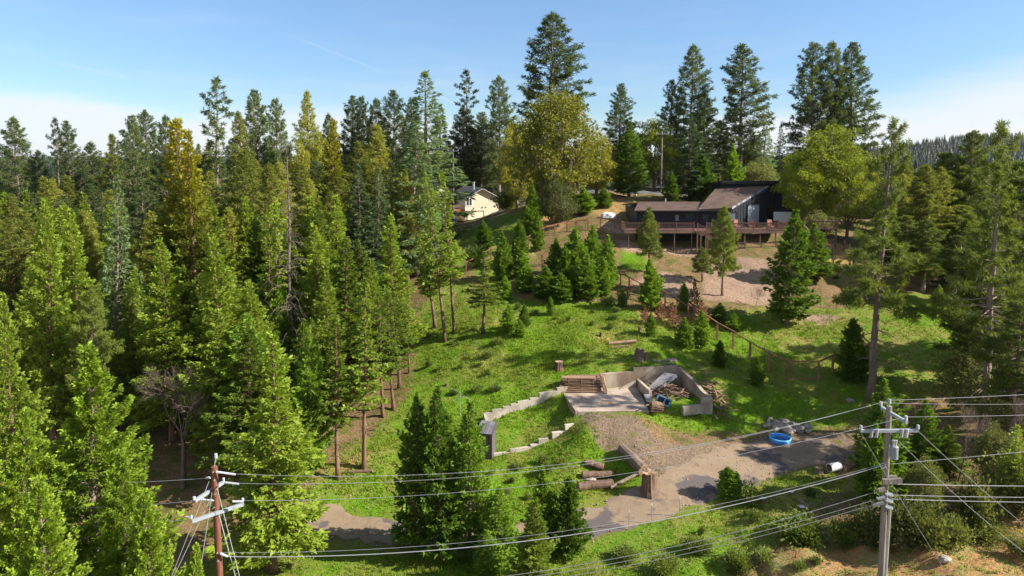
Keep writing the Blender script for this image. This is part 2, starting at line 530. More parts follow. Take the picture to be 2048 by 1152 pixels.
def ground_mat():
    m, t, out = new_mat('ground_cover')
    at = t.new('ShaderNodeAttribute', attribute_name='cover')     # R grass, G gravel, B bare red earth
    sp = t.new('ShaderNodeSeparateColor')
    t.l.new(at.outputs['Color'], sp.inputs[0])
    at2 = t.new('ShaderNodeAttribute', attribute_name='cover2')   # R worn dirt, G distant woodland
    sp2 = t.new('ShaderNodeSeparateColor')
    t.l.new(at2.outputs['Color'], sp2.inputs[0])
    g, gr, ea = sp.outputs
    tcx = t.new('ShaderNodeTexCoord')
    v = tcx.outputs['Object']
    nb = t.noise(v, 0.16, 4.0, 0.6)
    nm = t.noise(v, 0.9, 5.0, 0.65)
    nf = t.noise(v, 5.0, 4.0, 0.7)
    nff = t.noise(v, 16.0, 3.0, 0.7)
    # pine litter with straw and thin green
    litter = t.mix(t.smooth(nf, 0.3, 0.7), (0.13, 0.085, 0.045), (0.27, 0.17, 0.085))
    litter = t.mix(t.smooth(nm, 0.45, 0.62), litter, (0.10, 0.115, 0.022))
    litter = t.mix(t.smooth(nff, 0.62, 0.72), litter, (0.36, 0.26, 0.15))
    # turf
    gl = t.mix(t.smooth(nf, 0.25, 0.75), (0.060, 0.150, 0.007), (0.150, 0.265, 0.012))
    gl = t.mix(t.math('MULTIPLY', t.smooth(t.math('ADD', t.math('MULTIPLY', nb, 0.7), t.math('MULTIPLY', nm, 0.45)), 0.49, 0.70), 0.75),
               gl, t.mix(nff, (0.16, 0.165, 0.03), (0.27, 0.22, 0.07)))
    gl = t.mix(t.smooth(nff, 0.66, 0.76), gl, (0.26, 0.19, 0.09))
    dryf = t.math('MULTIPLY', t.math('MULTIPLY', sp2.outputs[2], 0.75), t.smooth(nm, 0.34, 0.66))
    gl = t.mix(dryf, gl, t.mix(t.smooth(nf, 0.3, 0.7), (0.19, 0.175, 0.045), (0.34, 0.255, 0.105)))
    # gravel with fallen leaves
    vo = t.new('ShaderNodeTexVoronoi')
    vo.inputs['Scale'].default_value = 5.5
    t.l.new(v, vo.inputs['Vector'])
    grav = t.mix(vo.outputs['Color'], (0.21, 0.155, 0.118), (0.43, 0.34, 0.27))
    grav = t.mix(t.smooth(nff, 0.46, 0.60), grav, (0.30, 0.155, 0.085))
    grav = t.mix(t.smooth(nm, 0.55, 0.7), grav, (0.16, 0.17, 0.05))
    earth = t.mix(t.smooth(nf, 0.3, 0.7), (0.30, 0.155, 0.06), (0.43, 0.26, 0.115))
    earth = t.mix(t.smooth(nm, 0.47, 0.60), earth, t.mix(t.smooth(nff, 0.35, 0.65), (0.13, 0.15, 0.03), (0.36, 0.28, 0.12)))

    def edge(a):
        return t.smooth(t.math('ADD', a, t.math('ADD', t.math('MULTIPLY', t.math('SUBTRACT', nm, 0.5), 1.0), t.math('MULTIPLY', t.math('SUBTRACT', nf, 0.5), 0.7))), 0.33, 0.67)
    c = t.mix(edge(g), litter, gl)
    c = t.mix(edge(gr), c, grav)
    c = t.mix(edge(ea), c, earth)
    dirt = t.mix(t.smooth(nf, 0.3, 0.7), (0.14, 0.10, 0.07), (0.25, 0.18, 0.125))
    dirt = t.mix(t.smooth(nff, 0.58, 0.7), dirt, (0.22, 0.14, 0.085))
    dirt = t.mix(t.smooth(nm, 0.56, 0.66), dirt, (0.13, 0.14, 0.03))
    c = t.mix(edge(sp2.outputs[0]), c, dirt)
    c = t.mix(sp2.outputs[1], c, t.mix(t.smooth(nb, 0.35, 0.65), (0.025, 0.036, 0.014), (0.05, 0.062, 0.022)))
    b = t.new('ShaderNodeBsdfPrincipled')
    t.l.new(c, b.inputs['Base Color'])
    b.inputs['Roughness'].default_value = 0.95
    b.inputs['Specular IOR Level'].default_value = 0.1
    bp = t.new('ShaderNodeBump')
    bp.inputs['Strength'].default_value = 0.9
    bp.inputs['Distance'].default_value = 0.14
    t.l.new(t.math('ADD', nf, t.math('MULTIPLY', nff, 0.5)), bp.inputs['Height'])
    t.l.new(bp.outputs[0], b.inputs['Normal'])
    t.l.new(b.outputs[0], out.inputs[0])
    return m


def drive_mat():
    m, t, out = new_mat('worn_driveway')
    tcx = t.new('ShaderNodeTexCoord')
    v = tcx.outputs['Object']
    nb = t.noise(v, 0.35, 4.0, 0.6)
    nf = t.noise(v, 3.0, 5.0, 0.7)
    nff = t.noise(v, 14.0, 3.0, 0.7)
    c = t.mix(t.smooth(t.math('ADD', t.math('MULTIPLY', nff, 0.6), t.math('MULTIPLY', nb, 0.4)), 0.35, 0.65), (0.195, 0.138, 0.088), (0.290, 0.208, 0.132))
    c = t.mix(t.smooth(nb, 0.51, 0.58), c, (0.095, 0.078, 0.075))
    c = t.mix(t.smooth(nff, 0.6, 0.72), c, (0.25, 0.16, 0.095))
    nm = t.noise(v, 1.1, 5.0, 0.7)
    c = t.mix(t.math('MULTIPLY', t.smooth(nm, 0.5, 0.66), 0.6), c, (0.15, 0.105, 0.07))
    b = t.new('ShaderNodeBsdfPrincipled')
    t.l.new(c, b.inputs['Base Color'])
    b.inputs['Roughness'].default_value = 0.95
    bp = t.new('ShaderNodeBump')
    bp.inputs['Strength'].default_value = 0.3
    bp.inputs['Distance'].default_value = 0.03
    t.l.new(nf, bp.inputs['Height'])
    t.l.new(bp.outputs[0], b.inputs['Normal'])
    t.l.new(b.outputs[0], out.inputs[0])
    return m


M['ground'] = ground_mat()
M['drive'] = drive_mat()
M['asphalt'] = simple('old_asphalt', (0.13, 0.13, 0.135), 0.9, 0.3, 0.6)

# ------------------------------------------------------------------ mesh helpers


def np_mesh(name, verts, faces, smooth=False):
    """faces: integer array (n,3) or (n,4), or a list of such arrays"""
    if not isinstance(faces, (list, tuple)):
        faces = [faces]
    faces = [f for f in faces if len(f)]
    me = bpy.data.meshes.new(name)
    verts = np.ascontiguousarray(verts, dtype=np.float32)
    me.vertices.add(len(verts))
    me.vertices.foreach_set('co', verts.ravel())
    loops = np.concatenate([f.ravel() for f in faces]).astype(np.int32)
    tot = np.concatenate([np.full(len(f), f.shape[1]) for f in faces]).astype(np.int32)
    start = np.concatenate([[0], np.cumsum(tot)[:-1]]).astype(np.int32)
    me.loops.add(len(loops))
    me.loops.foreach_set('vertex_index', loops)
    me.polygons.add(len(tot))
    me.polygons.foreach_set('loop_start', start)
    me.polygons.foreach_set('loop_total', tot)
    if smooth:
        me.polygons.foreach_set('use_smooth', np.ones(len(tot), bool))
    me.update(calc_edges=True)
    return me


class MB:
    """collects boxes, bars, tubes and prisms into one mesh"""
    def __init__(self):
        self.v = []
        self.f = []

    def add(self, vs, fs):
        o = len(self.v)
        self.v += [tuple(p) for p in vs]
        self.f += [tuple(i + o for i in f) for f in fs]
        return self

    def box(self, c, s, rz=0.0, mat=None):
        hx, hy, hz_ = s[0] / 2, s[1] / 2, s[2] / 2
        pts = [Vector((x, y, z)) for z in (-hz_, hz_) for (x, y) in ((-hx, -hy), (hx, -hy), (hx, hy), (-hx, hy))]
        m = mat if mat is not None else Matrix.Rotation(rz, 3, 'Z')
        pts = [m @ p + Vector(c) for p in pts]
        return self.add(pts, [(3, 2, 1, 0), (4, 5, 6, 7), (0, 1, 5, 4), (1, 2, 6, 5), (2, 3, 7, 6), (3, 0, 4, 7)])

    def bar(self, a, b, w, h, up=(0, 0, 1)):
        a, b = Vector(a), Vector(b)
        d = (b - a)
        y = d.normalized()
        x = y.cross(Vector(up))
        if x.length < 1e-4:
            x = y.cross(Vector((1, 0, 0)))
        x.normalize()
        z = x.cross(y)
        m = Matrix((x, y, z)).transposed()
        return self.box((a + b) / 2, (w, d.length, h), mat=m)

    def tube(self, pts, rad, n=8, caps=True):
        pts = [Vector(p) for p in pts]
        if not hasattr(rad, '__len__'):
            rad = [rad] * len(pts)
        o = len(self.v)
        prev = None
        for i, p in enumerate(pts):
            d = (pts[min(i + 1, len(pts) - 1)] - pts[max(i - 1, 0)]).normalized()
            if prev is None:
                x = d.orthogonal().normalized()
            else:
                x = (prev - d * prev.dot(d)).normalized()
            prev = x
            y = d.cross(x)
            for k in range(n):
                a = 2 * math.pi * k / n
                self.v.append(tuple(p + (x * math.cos(a) + y * math.sin(a)) * rad[i]))
        for i in range(len(pts) - 1):
            for k in range(n):
                a, b = o + i * n + k, o + i * n + (k + 1) % n
                self.f.append((a, b, b + n, a + n))
        if caps:
            self.f.append(tuple(o + k for k in reversed(range(n))))
            self.f.append(tuple(o + (len(pts) - 1) * n + k for k in range(n)))
        return self

    def prism(self, poly, z0, z1):
        """poly: plan points (x, y) anticlockwise; z0, z1 numbers or lists"""
        n = len(poly)
        a = z0 if hasattr(z0, '__len__') else [z0] * n
        b = z1 if hasattr(z1, '__len__') else [z1] * n
        vs = [(p[0], p[1], a[i]) for i, p in enumerate(poly)] + [(p[0], p[1], b[i]) for i, p in enumerate(poly)]
        fs = [tuple(reversed(range(n))), tuple(range(n, 2 * n))]
        fs += [(i, (i + 1) % n, n + (i + 1) % n, n + i) for i in range(n)]
        return self.add(vs, fs)

    def build(self, name, mat, parent=None, origin=None, smooth=False):
        o = Vector(origin) if origin is not None else Vector((0, 0, 0))
        me = bpy.data.meshes.new(name)
        me.from_pydata([tuple(Vector(v) - o) for v in self.v], [], self.f)
        if smooth:
            for p in me.polygons:
                p.use_smooth = True
        return link(name, me, mat, parent, o if parent is None else (0, 0, 0))


def link(name, me, mat=None, parent=None, loc=(0, 0, 0)):
    if mat is not None and len(me.materials) == 0:
        me.materials.append(mat)
    o = bpy.data.objects.new(name, me)
    COL.objects.link(o)
    if parent is not None:
        o.parent = parent
    o.location = loc
    return o


def tag(o, label=None, cat=None, group=None, kind=None):
    if label:
        o['label'] = label
    if cat:
        o['category'] = cat
    if group:
        o['group'] = group
    if kind:
        o['kind'] = kind
    return o


def thing(name, label, cat, loc=(0, 0, 0), group=None):
    o = bpy.data.objects.new(name, None)
    o.empty_display_size = 0.3
    COL.objects.link(o)
    o.location = loc
    return tag(o, label, cat, group)


# ------------------------------------------------------------------ ground sheet and roads
def axis(breaks):
    out = []
    for (a, b, s) in breaks:
        out.append(np.arange(a, b, s))
    out.append(np.array([breaks[-1][1]]))
    return np.unique(np.round(np.concatenate(out), 3))


gx = axis([(-6000, -1000, 500), (-1000, -300, 70), (-300, -120, 8), (-120, -60, 1.5), (-60, -4, 0.6), (-4, 20, 0.3), (20, 62, 0.6),
           (62, 120, 1.5), (120, 300, 8), (300, 1000, 70), (1000, 6000, 500)])
gy = axis([(-600, -60, 60), (-60, 14, 4), (14, 46, 0.6), (46, 62, 0.3), (62, 104, 0.6), (104, 160, 1.5), (160, 400, 8), (400, 1400, 80),
           (1400, 9000, 600)])
XX, YY = np.meshgrid(gx, gy)
ZZ = H(XX, YY)
nx, ny = len(gx), len(gy)
idx = np.arange(nx * ny).reshape(ny, nx)
gf = np.stack([idx[:-1, :-1], idx[:-1, 1:], idx[1:, 1:], idx[1:, :-1]], -1).reshape(-1, 4)
gv = np.stack([XX, YY, ZZ], -1).reshape(-1, 3)


def zone(pxs):
    return [Gb(*p) for p in pxs]


Z_GRASS = [zone([(820, 790), (700, 900), (620, 970), (560, 1010), (620, 1025), (760, 1045), (1000, 1060), (1160, 1045), (1280, 995), (1330, 960),
                 (1290, 935), (1240, 900), (1160, 860), (1290, 850), (1500, 870), (1690, 850), (1740, 800), (1870, 790), (1900, 730), (1700, 700),
                 (1700, 620), (1560, 610), (1400, 635), (1290, 640), (1240, 605), (1080, 605), (985, 590), (930, 565), (870, 570), (835, 640)]),
           zone([(900, 520), (1000, 590), (1060, 520), (1085, 470), (1060, 425), (1000, 430), (930, 460), (900, 490)]),
           zone([(520, 1060), (380, 1160), (760, 1200), (1300, 1200), (1560, 1090), (1640, 1010), (1640, 950), (1480, 950), (1400, 1000), (1180, 1080),
                 (900, 1100), (700, 1090)]),
           zone([(1690, 610), (1760, 575), (1960, 600), (1960, 780), (1750, 730)]),
           zone([(1240, 505), (1245, 540), (1300, 545), (1290, 510)]), zone([(1480, 960), (1640, 930), (1720, 960), (1620, 1010), (1480, 1020)]),
           zone([(30, 800), (30, 900), (140, 880), (140, 820)])]
Z_GRAVEL = [zone([(1400, 545), (1410, 600), (1540, 612), (1560, 560), (1540, 525), (1480, 515), (1430, 520)]), zone([(1230, 480), (1250, 505), (1330, 510), (1400, 520), (1400, 496), (1330, 490)]),
            zone([(1260, 560), (1290, 598), (1400, 600), (1390, 560), (1330, 545)]), zone([(1200, 455), (1250, 470), (1250, 450), (1215, 445)]),
            zone([(1590, 640), (1640, 655), (1680, 640), (1620, 625)])]
Z_DIRT = [zone([(1155, 845), (1195, 890), (1240, 905), (1320, 960), (1450, 1000), (1600, 930), (1720, 928), (1705, 868), (1560, 866), (1480, 884), (1390, 892), (1310, 884), (1268, 848)])]
Z_EARTH = [zone([(650, 925), (640, 965), (740, 950), (770, 900), (720, 890)]), zone([(1180, 672), (1190, 690), (1240, 690), (1235, 668)]),
           zone([(1560, 1090), (1480, 1150), (1700, 1300), (2300, 1300), (2300, 1000), (2040, 1000), (1880, 1040), (1800, 1060), (1680, 1060)]),
           zone([(1600, 500), (1680, 570), (1760, 590), (1760, 520), (1690, 480), (1640, 475)]),
           zone([(1160, 420), (1200, 445), (1250, 430), (1260, 395), (1190, 385)]), zone([(1070, 440), (1110, 470), (1160, 440), (1120, 410)]),
           zone([(1245, 605), (1290, 650), (1420, 640), (1330, 600)])]


Z_DRY = [zone([(1480, 590), (1500, 660), (1560, 720), (1680, 740), (1900, 800), (1900, 700), (1720, 620), (1600, 600)]), zone([(840, 660), (880, 560), (1000, 470), (1080, 420), (1120, 520), (1060, 600), (960, 640)]),
         zone([(620, 970), (560, 1010), (700, 960), (780, 880), (740, 860)]), zone([(1240, 600), (1300, 650), (1430, 650), (1400, 610)]),
         zone([(1300, 1110), (1560, 1080), (1700, 980), (1640, 960), (1500, 1010), (1350, 1060)])]


def cover(zs, soft):
    w = np.zeros(XX.shape)
    m = (XX > -120) & (XX < 140) & (YY > 10) & (YY < 190)
    for z in zs:
        w[m] = np.maximum(w[m], poly_soft(XX[m], YY[m], z, soft))
    return w


cov = np.stack([cover(Z_GRASS, 1.5), cover(Z_GRAVEL, 1.0) * 0.95, cover(Z_EARTH, 1.6) * 0.72, np.ones(XX.shape)], -1).reshape(-1, 4)
gme = np_mesh('ground', gv, gf, smooth=True)
ca = gme.color_attributes.new('cover', 'FLOAT_COLOR', 'POINT')
ca.data.foreach_set('color', cov.astype(np.float32).ravel())
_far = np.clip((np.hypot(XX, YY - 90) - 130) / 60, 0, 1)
cov2 = np.stack([cover(Z_DIRT, 1.0), _far, cover(Z_DRY, 3.0), np.ones(XX.shape)], -1).reshape(-1, 4)
ca2 = gme.color_attributes.new('cover2', 'FLOAT_COLOR', 'POINT')
ca2.data.foreach_set('color', cov2.astype(np.float32).ravel())
ground = tag(link('ground', gme, M['ground']), kind='structure')


def strip(name, line, widths, mat, lift=0.05, step=0.7, cross=9, edge=0.5, seed=3):
    rs = np.random.RandomState(seed)
    pts = np.array([[p[0], p[1]] for p in line])
    seg = np.hypot(*np.diff(pts, axis=0).T)
    s = np.concatenate([[0], np.cumsum(seg)])
    ss = np.arange(0, s[-1], step)
    # smooth the centre line
    cx = np.interp(ss, s, pts[:, 0])
    cy = np.interp(ss, s, pts[:, 1])
    k = np.ones(9) / 9
    pad = lambda a: np.convolve(np.pad(a, 4, mode='edge'), k, 'valid')
    cx, cy = pad(cx), pad(cy)
    ww = np.interp(ss, s, widths)
    tx, ty = np.gradient(cx), np.gradient(cy)
    ln = np.hypot(tx, ty)
    nx_, ny_ = -ty / ln, tx / ln
    us = np.linspace(-1, 1, cross)
    V = []
    for i in range(len(ss)):
        wl, wr = ww[i] + rs.normal(0, edge * 0.5), ww[i] + rs.normal(0, edge * 0.5)
        off = np.where(us < 0, us * wl, us * wr)
        x = cx[i] + nx_[i] * off
        y = cy[i] + ny_[i] * off
        z = H(x, y) + lift
        z[0] -= lift + 0.12
        z[-1] -= lift + 0.12
        V.append(np.stack([x, y, z], 1))
    V = np.concatenate(V)
    ii = np.arange(len(ss) * cross).reshape(len(ss), cross)
    f = np.stack([ii[:-1, :-1], ii[:-1, 1:], ii[1:, 1:], ii[1:, :-1]], -1).reshape(-1, 4)[:, ::-1]
    return tag(link(name, np_mesh(name, V, f, True), mat), kind='structure')


strip('driveway', DRIVE, DRIVE_W, M['drive'])
strip('road', UPROAD, [2.6] * len(UPROAD), M['asphalt'], 0.06, 1.0)

# far wooded ridge on the horizon
hx = np.linspace(500, 2600, 60)
hy = np.linspace(1100, 2600, 30)
HX, HY = np.meshgrid(hx, hy)


def ridge_h(x, y):
    t = np.clip((x - 650) / 900, 0, 1)
    prof = np.exp(-((y - 1750) / 420.0) ** 2)
    top = 28 + 34 * t + 10 * np.sin(x / 170.0) + 6 * np.sin(x / 61.0 + 1)
    return -4 + prof * np.clip((x - 560) / 300, 0, 1) * (top + 4)


hi = np.arange(HX.size).reshape(HX.shape)
hf = np.stack([hi[:-1, :-1], hi[:-1, 1:], hi[1:, 1:], hi[1:, :-1]], -1).reshape(-1, 4)
M['hill'] = simple('far_hill_cover', (0.045, 0.060, 0.022), 0.95, 0.3, 0.02)
tag(link('hills', np_mesh('hills', np.stack([HX, HY, ridge_h(HX, HY)], -1).reshape(-1, 3), hf, True), M['hill']), kind='structure')

# ------------------------------------------------------------------ plants


def unit(a):
    return a / np.maximum(np.linalg.norm(a, axis=-1, keepdims=True), 1e-9)


class Plant:
    def __init__(self, seed):
        self.r = np.random.RandomState(seed)
        self.fv, self.ff = [], []       # leaves as kites (4 corners each)
        self.wood = MB()

    def fans(self, P, D, N, size, k=5, spread=1.9, wid=0.16, droop=0.15):
        r = self.r
        n = len(P)
        D = unit(D)
        S = unit(np.cross(N, D) + r.normal(0, 0.25, D.shape))
        for j in range(k):
            a = (j / max(1, k - 1) - 0.5) * spread + r.normal(0, 0.18, n)
            d = D * np.cos(a)[:, None] + S * np.sin(a)[:, None]
            d = unit(d + r.normal(0, 0.12, d.shape))
            l = size * (1 - 0.30 * abs(j / max(1, k - 1) - 0.5) * 2) * r.uniform(0.75, 1.2, n)
            s2 = unit(np.cross(d, np.cross(d, S) + r.normal(0, 0.22, d.shape)))
            w = (l * wid)[:, None]
            l = l[:, None]
            tip = P + d * l
            tip[:, 2] -= droop * l[:, 0]
            mid = P + d * l * 0.55
            q = np.stack([P + d * l * 0.05, mid + s2 * w, tip, mid - s2 * w], 1)
            self.fv.append(q.reshape(-1, 3))

    def tufts(self, P, D, size, k=8, wid=0.10, tight=0.55):
        r = self.r
        n = len(P)
        D = unit(D)
        for j in range(k):
            d = unit(D * tight + unit(r.normal(0, 1, D.shape)))
            s2 = unit(np.cross(d, r.normal(0, 1, d.shape)))
            l = (size * r.uniform(0.7, 1.15, n))[:, None]
            w = l * wid
            q = np.stack([P - d * l * 0.1, P + d * l * 0.5 + s2 * w, P + d * l, P + d * l * 0.5 - s2 * w], 1)
            self.fv.append(q.reshape(-1, 3))

    def crown_mesh(self, name):
        v = np.concatenate(self.fv)
        f = np.arange(len(v)).reshape(-1, 4)
        return np_mesh(name, v, f)

    def trunk(self, Ht, r0, sides=8, wob=0.006, top=0.98, flare=1.5, pts=12):
        r = self.r
        ps, rs = [], []
        ox = oy = 0.0
        for i in range(pts):
            t = i / (pts - 1)
            ox += r.normal(0, wob * Ht) * (1 if i else 0) * 0.5
            oy += r.normal(0, wob * Ht) * (1 if i else 0) * 0.5
            ps.append((ox, oy, Ht * top * t - (0.4 if i == 0 else 0)))
            rs.append(r0 * (1 - t) ** 0.85 * (1 + (flare - 1) * math.exp(-t * 30)) + 0.012)
        self.wood.tube(ps, rs, sides)
        self.path = np.array(ps)

    def at(self, z):
        return np.array([np.interp(z, self.path[:, 2], self.path[:, 0]), np.interp(z, self.path[:, 2], self.path[:, 1]), z])


def conifer(seed, Ht, R, base, nb, prof, el0, el1, curve, leaf, ls, dens, width=0.36, t0=0.2, kleaf=5, wid=0.16,
            trunk_r=None, limb=0.02, lump=0.3, lmin=0.7, droop=0.15, bare=0, spread=1.9, limb_every=1):
    p = Plant(seed)
    r = p.r
    p.trunk(Ht, trunk_r or Ht * 0.015)
    ph = r.uniform(0, 6.28)
    lat = r.rand(256, 256)
    for i in range(nb):
        s = (i + r.uniform(0, 1)) / nb
        z = Ht * (base + (0.985 - base) * s)
        ph += 2.399 + r.normal(0, 0.5)
        L = R * prof(s) * r.uniform(lmin, 1.1)
        L *= 1 - lump + 2 * lump * float(vnoise(np.array([ph % 6.283 * 0.9]), np.array([s * 7.0]), lat)[0])
        L = max(L, 0.10 * R)
        el = R_(el0 + (el1 - el0) * s + r.normal(0, 7))
        o = p.at(z)
        hd = np.array([math.cos(ph), math.sin(ph), 0.0])
        S = np.array([-hd[1], hd[0], 0.0])
        ce, se = math.cos(el), math.sin(el)

        def path(t):
            t = np.asarray(t)[:, None]
            return o + hd * (L * ce * t) + np.array([0, 0, 1.0]) * (L * (se * t + curve * t * t))
        n = max(4, int(L * dens))
        t = t0 + (1 - t0) * r.uniform(0, 1, n) ** 0.75
        sd = r.uniform(-1, 1, n)
        half = width * L * np.clip(1.15 - t, 0.12, 1) * np.clip((t - t0 * 0.6) * 4, 0.2, 1)
        P = path(t) + S * (sd * half)[:, None]
        P[:, 2] += r.normal(0, 0.035 * L + 0.03, n) - np.abs(sd) * half * 0.15
        slope = se + 2 * curve * t
        D = hd * ce + S * (sd * 0.8)[:, None] + np.array([0, 0, 1.0]) * (slope + r.normal(0, 0.25, n))[:, None]
        size = ls * r.uniform(0.7, 1.3, n) * (0.75 + 0.25 * (1 - s))
        if leaf == 'fan':
            N = np.array([0, 0, 1.0]) + r.normal(0, 0.28, (n, 3)) + hd * 0.55
            p.fans(P, D, N, size, kleaf, spread, wid, droop)
        else:
            D[:, 2] += 0.25
            p.tufts(P, D, size, kleaf, wid)
        if limb and i % limb_every == 0:
            tt = np.array([0, 0.35, 0.7, 0.97])
            q = path(tt)
            rr = limb * (0.4 + L / R)
            p.wood.tube([tuple(a) for a in q], [rr, rr * 0.75, rr * 0.45, rr * 0.15], 4, False)
    # leader
    n = 14
    P = np.stack([p.at(Ht * u) for u in r.uniform(0.955, 1.0, n)])
    P[:, :2] += r.normal(0, 0.008 * Ht, (n, 2)) * 0.4
    D = np.stack([r.normal(0, 0.4, n), r.normal(0, 0.4, n), np.ones(n)], 1)
    if leaf == 'fan':
        p.fans(P, D, r.normal(0, 1, (n, 3)), np.full(n, ls), kleaf, 1.2, wid, 0)
    else:
        p.tufts(P, D, np.full(n, ls), kleaf, wid)
    for i in range(bare):        # dead stubs below the crown
        z = Ht * r.uniform(0.12, max(base, 0.3) + 0.1)
        a = r.uniform(0, 6.28)
        L = R * r.uniform(0.2, 0.7)
        o = p.at(z)
        d = np.array([math.cos(a), math.sin(a), r.uniform(-0.35, 0.1)])
        p.wood.tube([tuple(o), tuple(o + d * L * 0.6), tuple(o + d * L + np.array([0, 0, -0.1 * L]))], [limb, limb * 0.6, limb * 0.2], 4, False)
    return p


def broadleaf(seed, Ht, R, base, nclump, leaves, ls, trunk_r, clump_r, taper=0.3):
    """spreading tree: trunk, limbs that fork to leaf clumps filling an uneven crown"""
    p = Plant(seed)
    r = p.r
    fork = Ht * base
    p.wood.tube([(0, 0, -0.4), (0.04, 0.02, fork * 0.5), (0.1, 0.05, fork)], [trunk_r * 1.4, trunk_r, trunk_r * 0.9], 9)
    cc = (Ht + fork) / 2
    hh = (Ht - fork) / 2 * 1.0
    C = []
    tries = 0
    while len(C) < nclump and tries < 8000:
        tries += 1
        d = unit(r.normal(0, 1, 3))
        rad = r.uniform(0.45, 1.0) ** 0.6
        q = d * rad * np.array([R, R, hh]) * 0.92
        q[2] += cc
        q[:2] *= 1.14 - taper * max(0.0, (q[2] - fork) / (Ht - fork))
        ph = math.atan2(d[1], d[0])
        lim = 0.80 + 0.16 * math.sin(3 * ph + seed) + 0.12 * math.sin(5 * ph + 7 * d[2] + seed)
        q[:2] *= lim
        q[2] += 0.08 * Ht * math.sin(4 * ph + seed * 2) * (d[2] > 0)
        if q[2] < fork * 0.75 or math.sin(q[0] * 1.1 + seed) * math.sin(q[1] * 1.1) * math.sin(q[2] * 1.2) > 0.20:
            continue
        if all(np.linalg.norm(q - c) > clump_r * 0.75 for c in C):
            C.append(q)
    nl = 7
    limbs = []
    for i in range(nl):
        a = 2 * math.pi * i / nl + r.normal(0, 0.2)
        e = r.uniform(0.35, 0.8)
        limbs.append(np.array([math.cos(a) * R * 0.45 * e * 1.4, math.sin(a) * R * 0.45 * e * 1.4, fork + (Ht - fork) * r.uniform(0.3, 0.62)]))
    limbs.append(np.array([0.1 * R, 0, fork + (Ht - fork) * 0.7]))
    for l in limbs:
        o = np.array([0.1, 0.05, fork])
        m = (o + l) / 2 + np.array([0, 0, -0.06 * Ht])
        p.wood.tube([tuple(o), tuple(m), tuple(l)], [trunk_r * 0.6, trunk_r * 0.42, trunk_r * 0.25], 6, False)
    for c in C:
        l = min(limbs, key=lambda q: np.linalg.norm(q - c))
        m = (l + c) / 2 + r.normal(0, 0.2, 3)
        p.wood.tube([tuple(l), tuple(m), tuple(c)], [trunk_r * 0.2, trunk_r * 0.12, trunk_r * 0.04], 4, False)
        n = leaves
        d = unit(r.normal(0, 1, (n, 3)))
        rr = clump_r * r.uniform(0.15, 1.0, n) ** 0.5 * r.uniform(0.8, 1.2)
        P = c + d * rr[:, None] * np.array([1.1, 1.1, 0.72])
        D = d + r.normal(0, 0.6, (n, 3)) + np.array([0, 0, 0.1])
        N = r.normal(0, 1, (n, 3)) + np.array([0, 0, 0.8])
        p.fans(P, D, N, ls * r.uniform(0.7, 1.3, n), 2, 1.2, 0.36, 0.2)
    return p


def bush(seed, Ht, R, n, ls, wood=True, k=3, wid=0.3):
    p = Plant(seed)
    r = p.r
    nb = 16
    for i in range(nb):
        a = r.uniform(0, 6.28)
        e = r.uniform(0.25, 1.0)
        tip = np.array([math.cos(a) * R * e * 0.8, math.sin(a) * R * e * 0.8, Ht * r.uniform(0.5, 0.95) * (1.1 - 0.4 * e)])
        p.wood.tube([(0, 0, -0.15), tuple(tip * np.array([0.4, 0.4, 0.55])), tuple(tip)], [0.03 * Ht * 0.5, 0.02 * Ht * 0.5, 0.006], 4, False)
        m = n // nb
        t = r.uniform(0.35, 1.05, m)
        P = tip * t[:, None] + r.normal(0, 1, (m, 3)) * np.array([R * 0.24, R * 0.24, Ht * 0.13])
        P[:, 2] = np.maximum(P[:, 2], 0.04)
        D = P * np.array([1, 1, 0.6]) + r.normal(0, 0.4, (m, 3)) + np.array([0, 0, 0.3])
        p.fans(P, D, r.normal(0, 1, (m, 3)) + np.array([0, 0, 0.6]), ls * r.uniform(0.6, 1.3, m), k, 1.5, wid, 0.1)
    return p


def bare_tree(seed, Ht, R, depth=5):
    p = Plant(seed)
    r = p.r
    tips = []

    def grow(o, d, L, rad, lev):
        b = o + d * L * 0.5 + r.normal(0, 0.05 * L, 3)
        e = o + d * L + r.normal(0, 0.06 * L, 3)
        p.wood.tube([tuple(o), tuple(b), tuple(e)], [rad, rad * 0.8, rad * 0.6], 6 if lev == 0 else 3, False)
        if lev >= depth:
            return
        n = 3 if lev < 3 else 4
        for i in range(n):
            q = o + (e - o) * r.uniform(0.55, 1.0) if i else e
            nd = unit(d + unit(r.normal(0, 1, 3)) * r.uniform(0.5, 0.95) + np.array([0, 0, 0.12]))
            grow(q, nd, L * r.uniform(0.62, 0.82), max(rad * 0.52, 0.008), lev + 1)
    grow(np.array([0, 0, -0.3]), unit(np.array([-0.35, 0.05, 1.0])), Ht * 0.36, Ht * 0.024, 0)
    return p


def snag(seed, Ht, R, base, nb):
    p = Plant(seed)
    r = p.r
    p.trunk(Ht, Ht * 0.0135, pts=14)
    for i in range(nb):
        s = r.uniform(0, 1)
        z = Ht * (base + (0.97 - base) * s)
        a = r.uniform(0, 6.28) if i % 2 else r.uniform(-1.2, 0.9)
        L = R * (1 - 0.8 * s) * r.uniform(0.5, 1.1)
        o = p.at(z)
        d = np.array([math.cos(a), math.sin(a), r.uniform(0.0, 0.35)])
        q = [o, o + d * L * 0.35, o + d * L * 0.7 + np.array([0, 0, -0.10 * L]), o + d * L + np.array([0, 0, -0.38 * L])]
        rr = 0.035 * (0.5 + L / R)
        p.wood.tube([tuple(x) for x in q], [rr, rr * 0.8, rr * 0.5, rr * 0.2], 4, False)
        for k in range(3):
            u = r.uniform(0.35, 0.95)
            st = o + d * L * u + np.array([0, 0, -0.3 * L * u * u])
            e = st + (d * 0.5 + r.normal(0, 0.5, 3)) * L * 0.28
            p.wood.tube([tuple(st), tuple(e)], [rr * 0.45, rr * 0.12], 3, False)
    return p


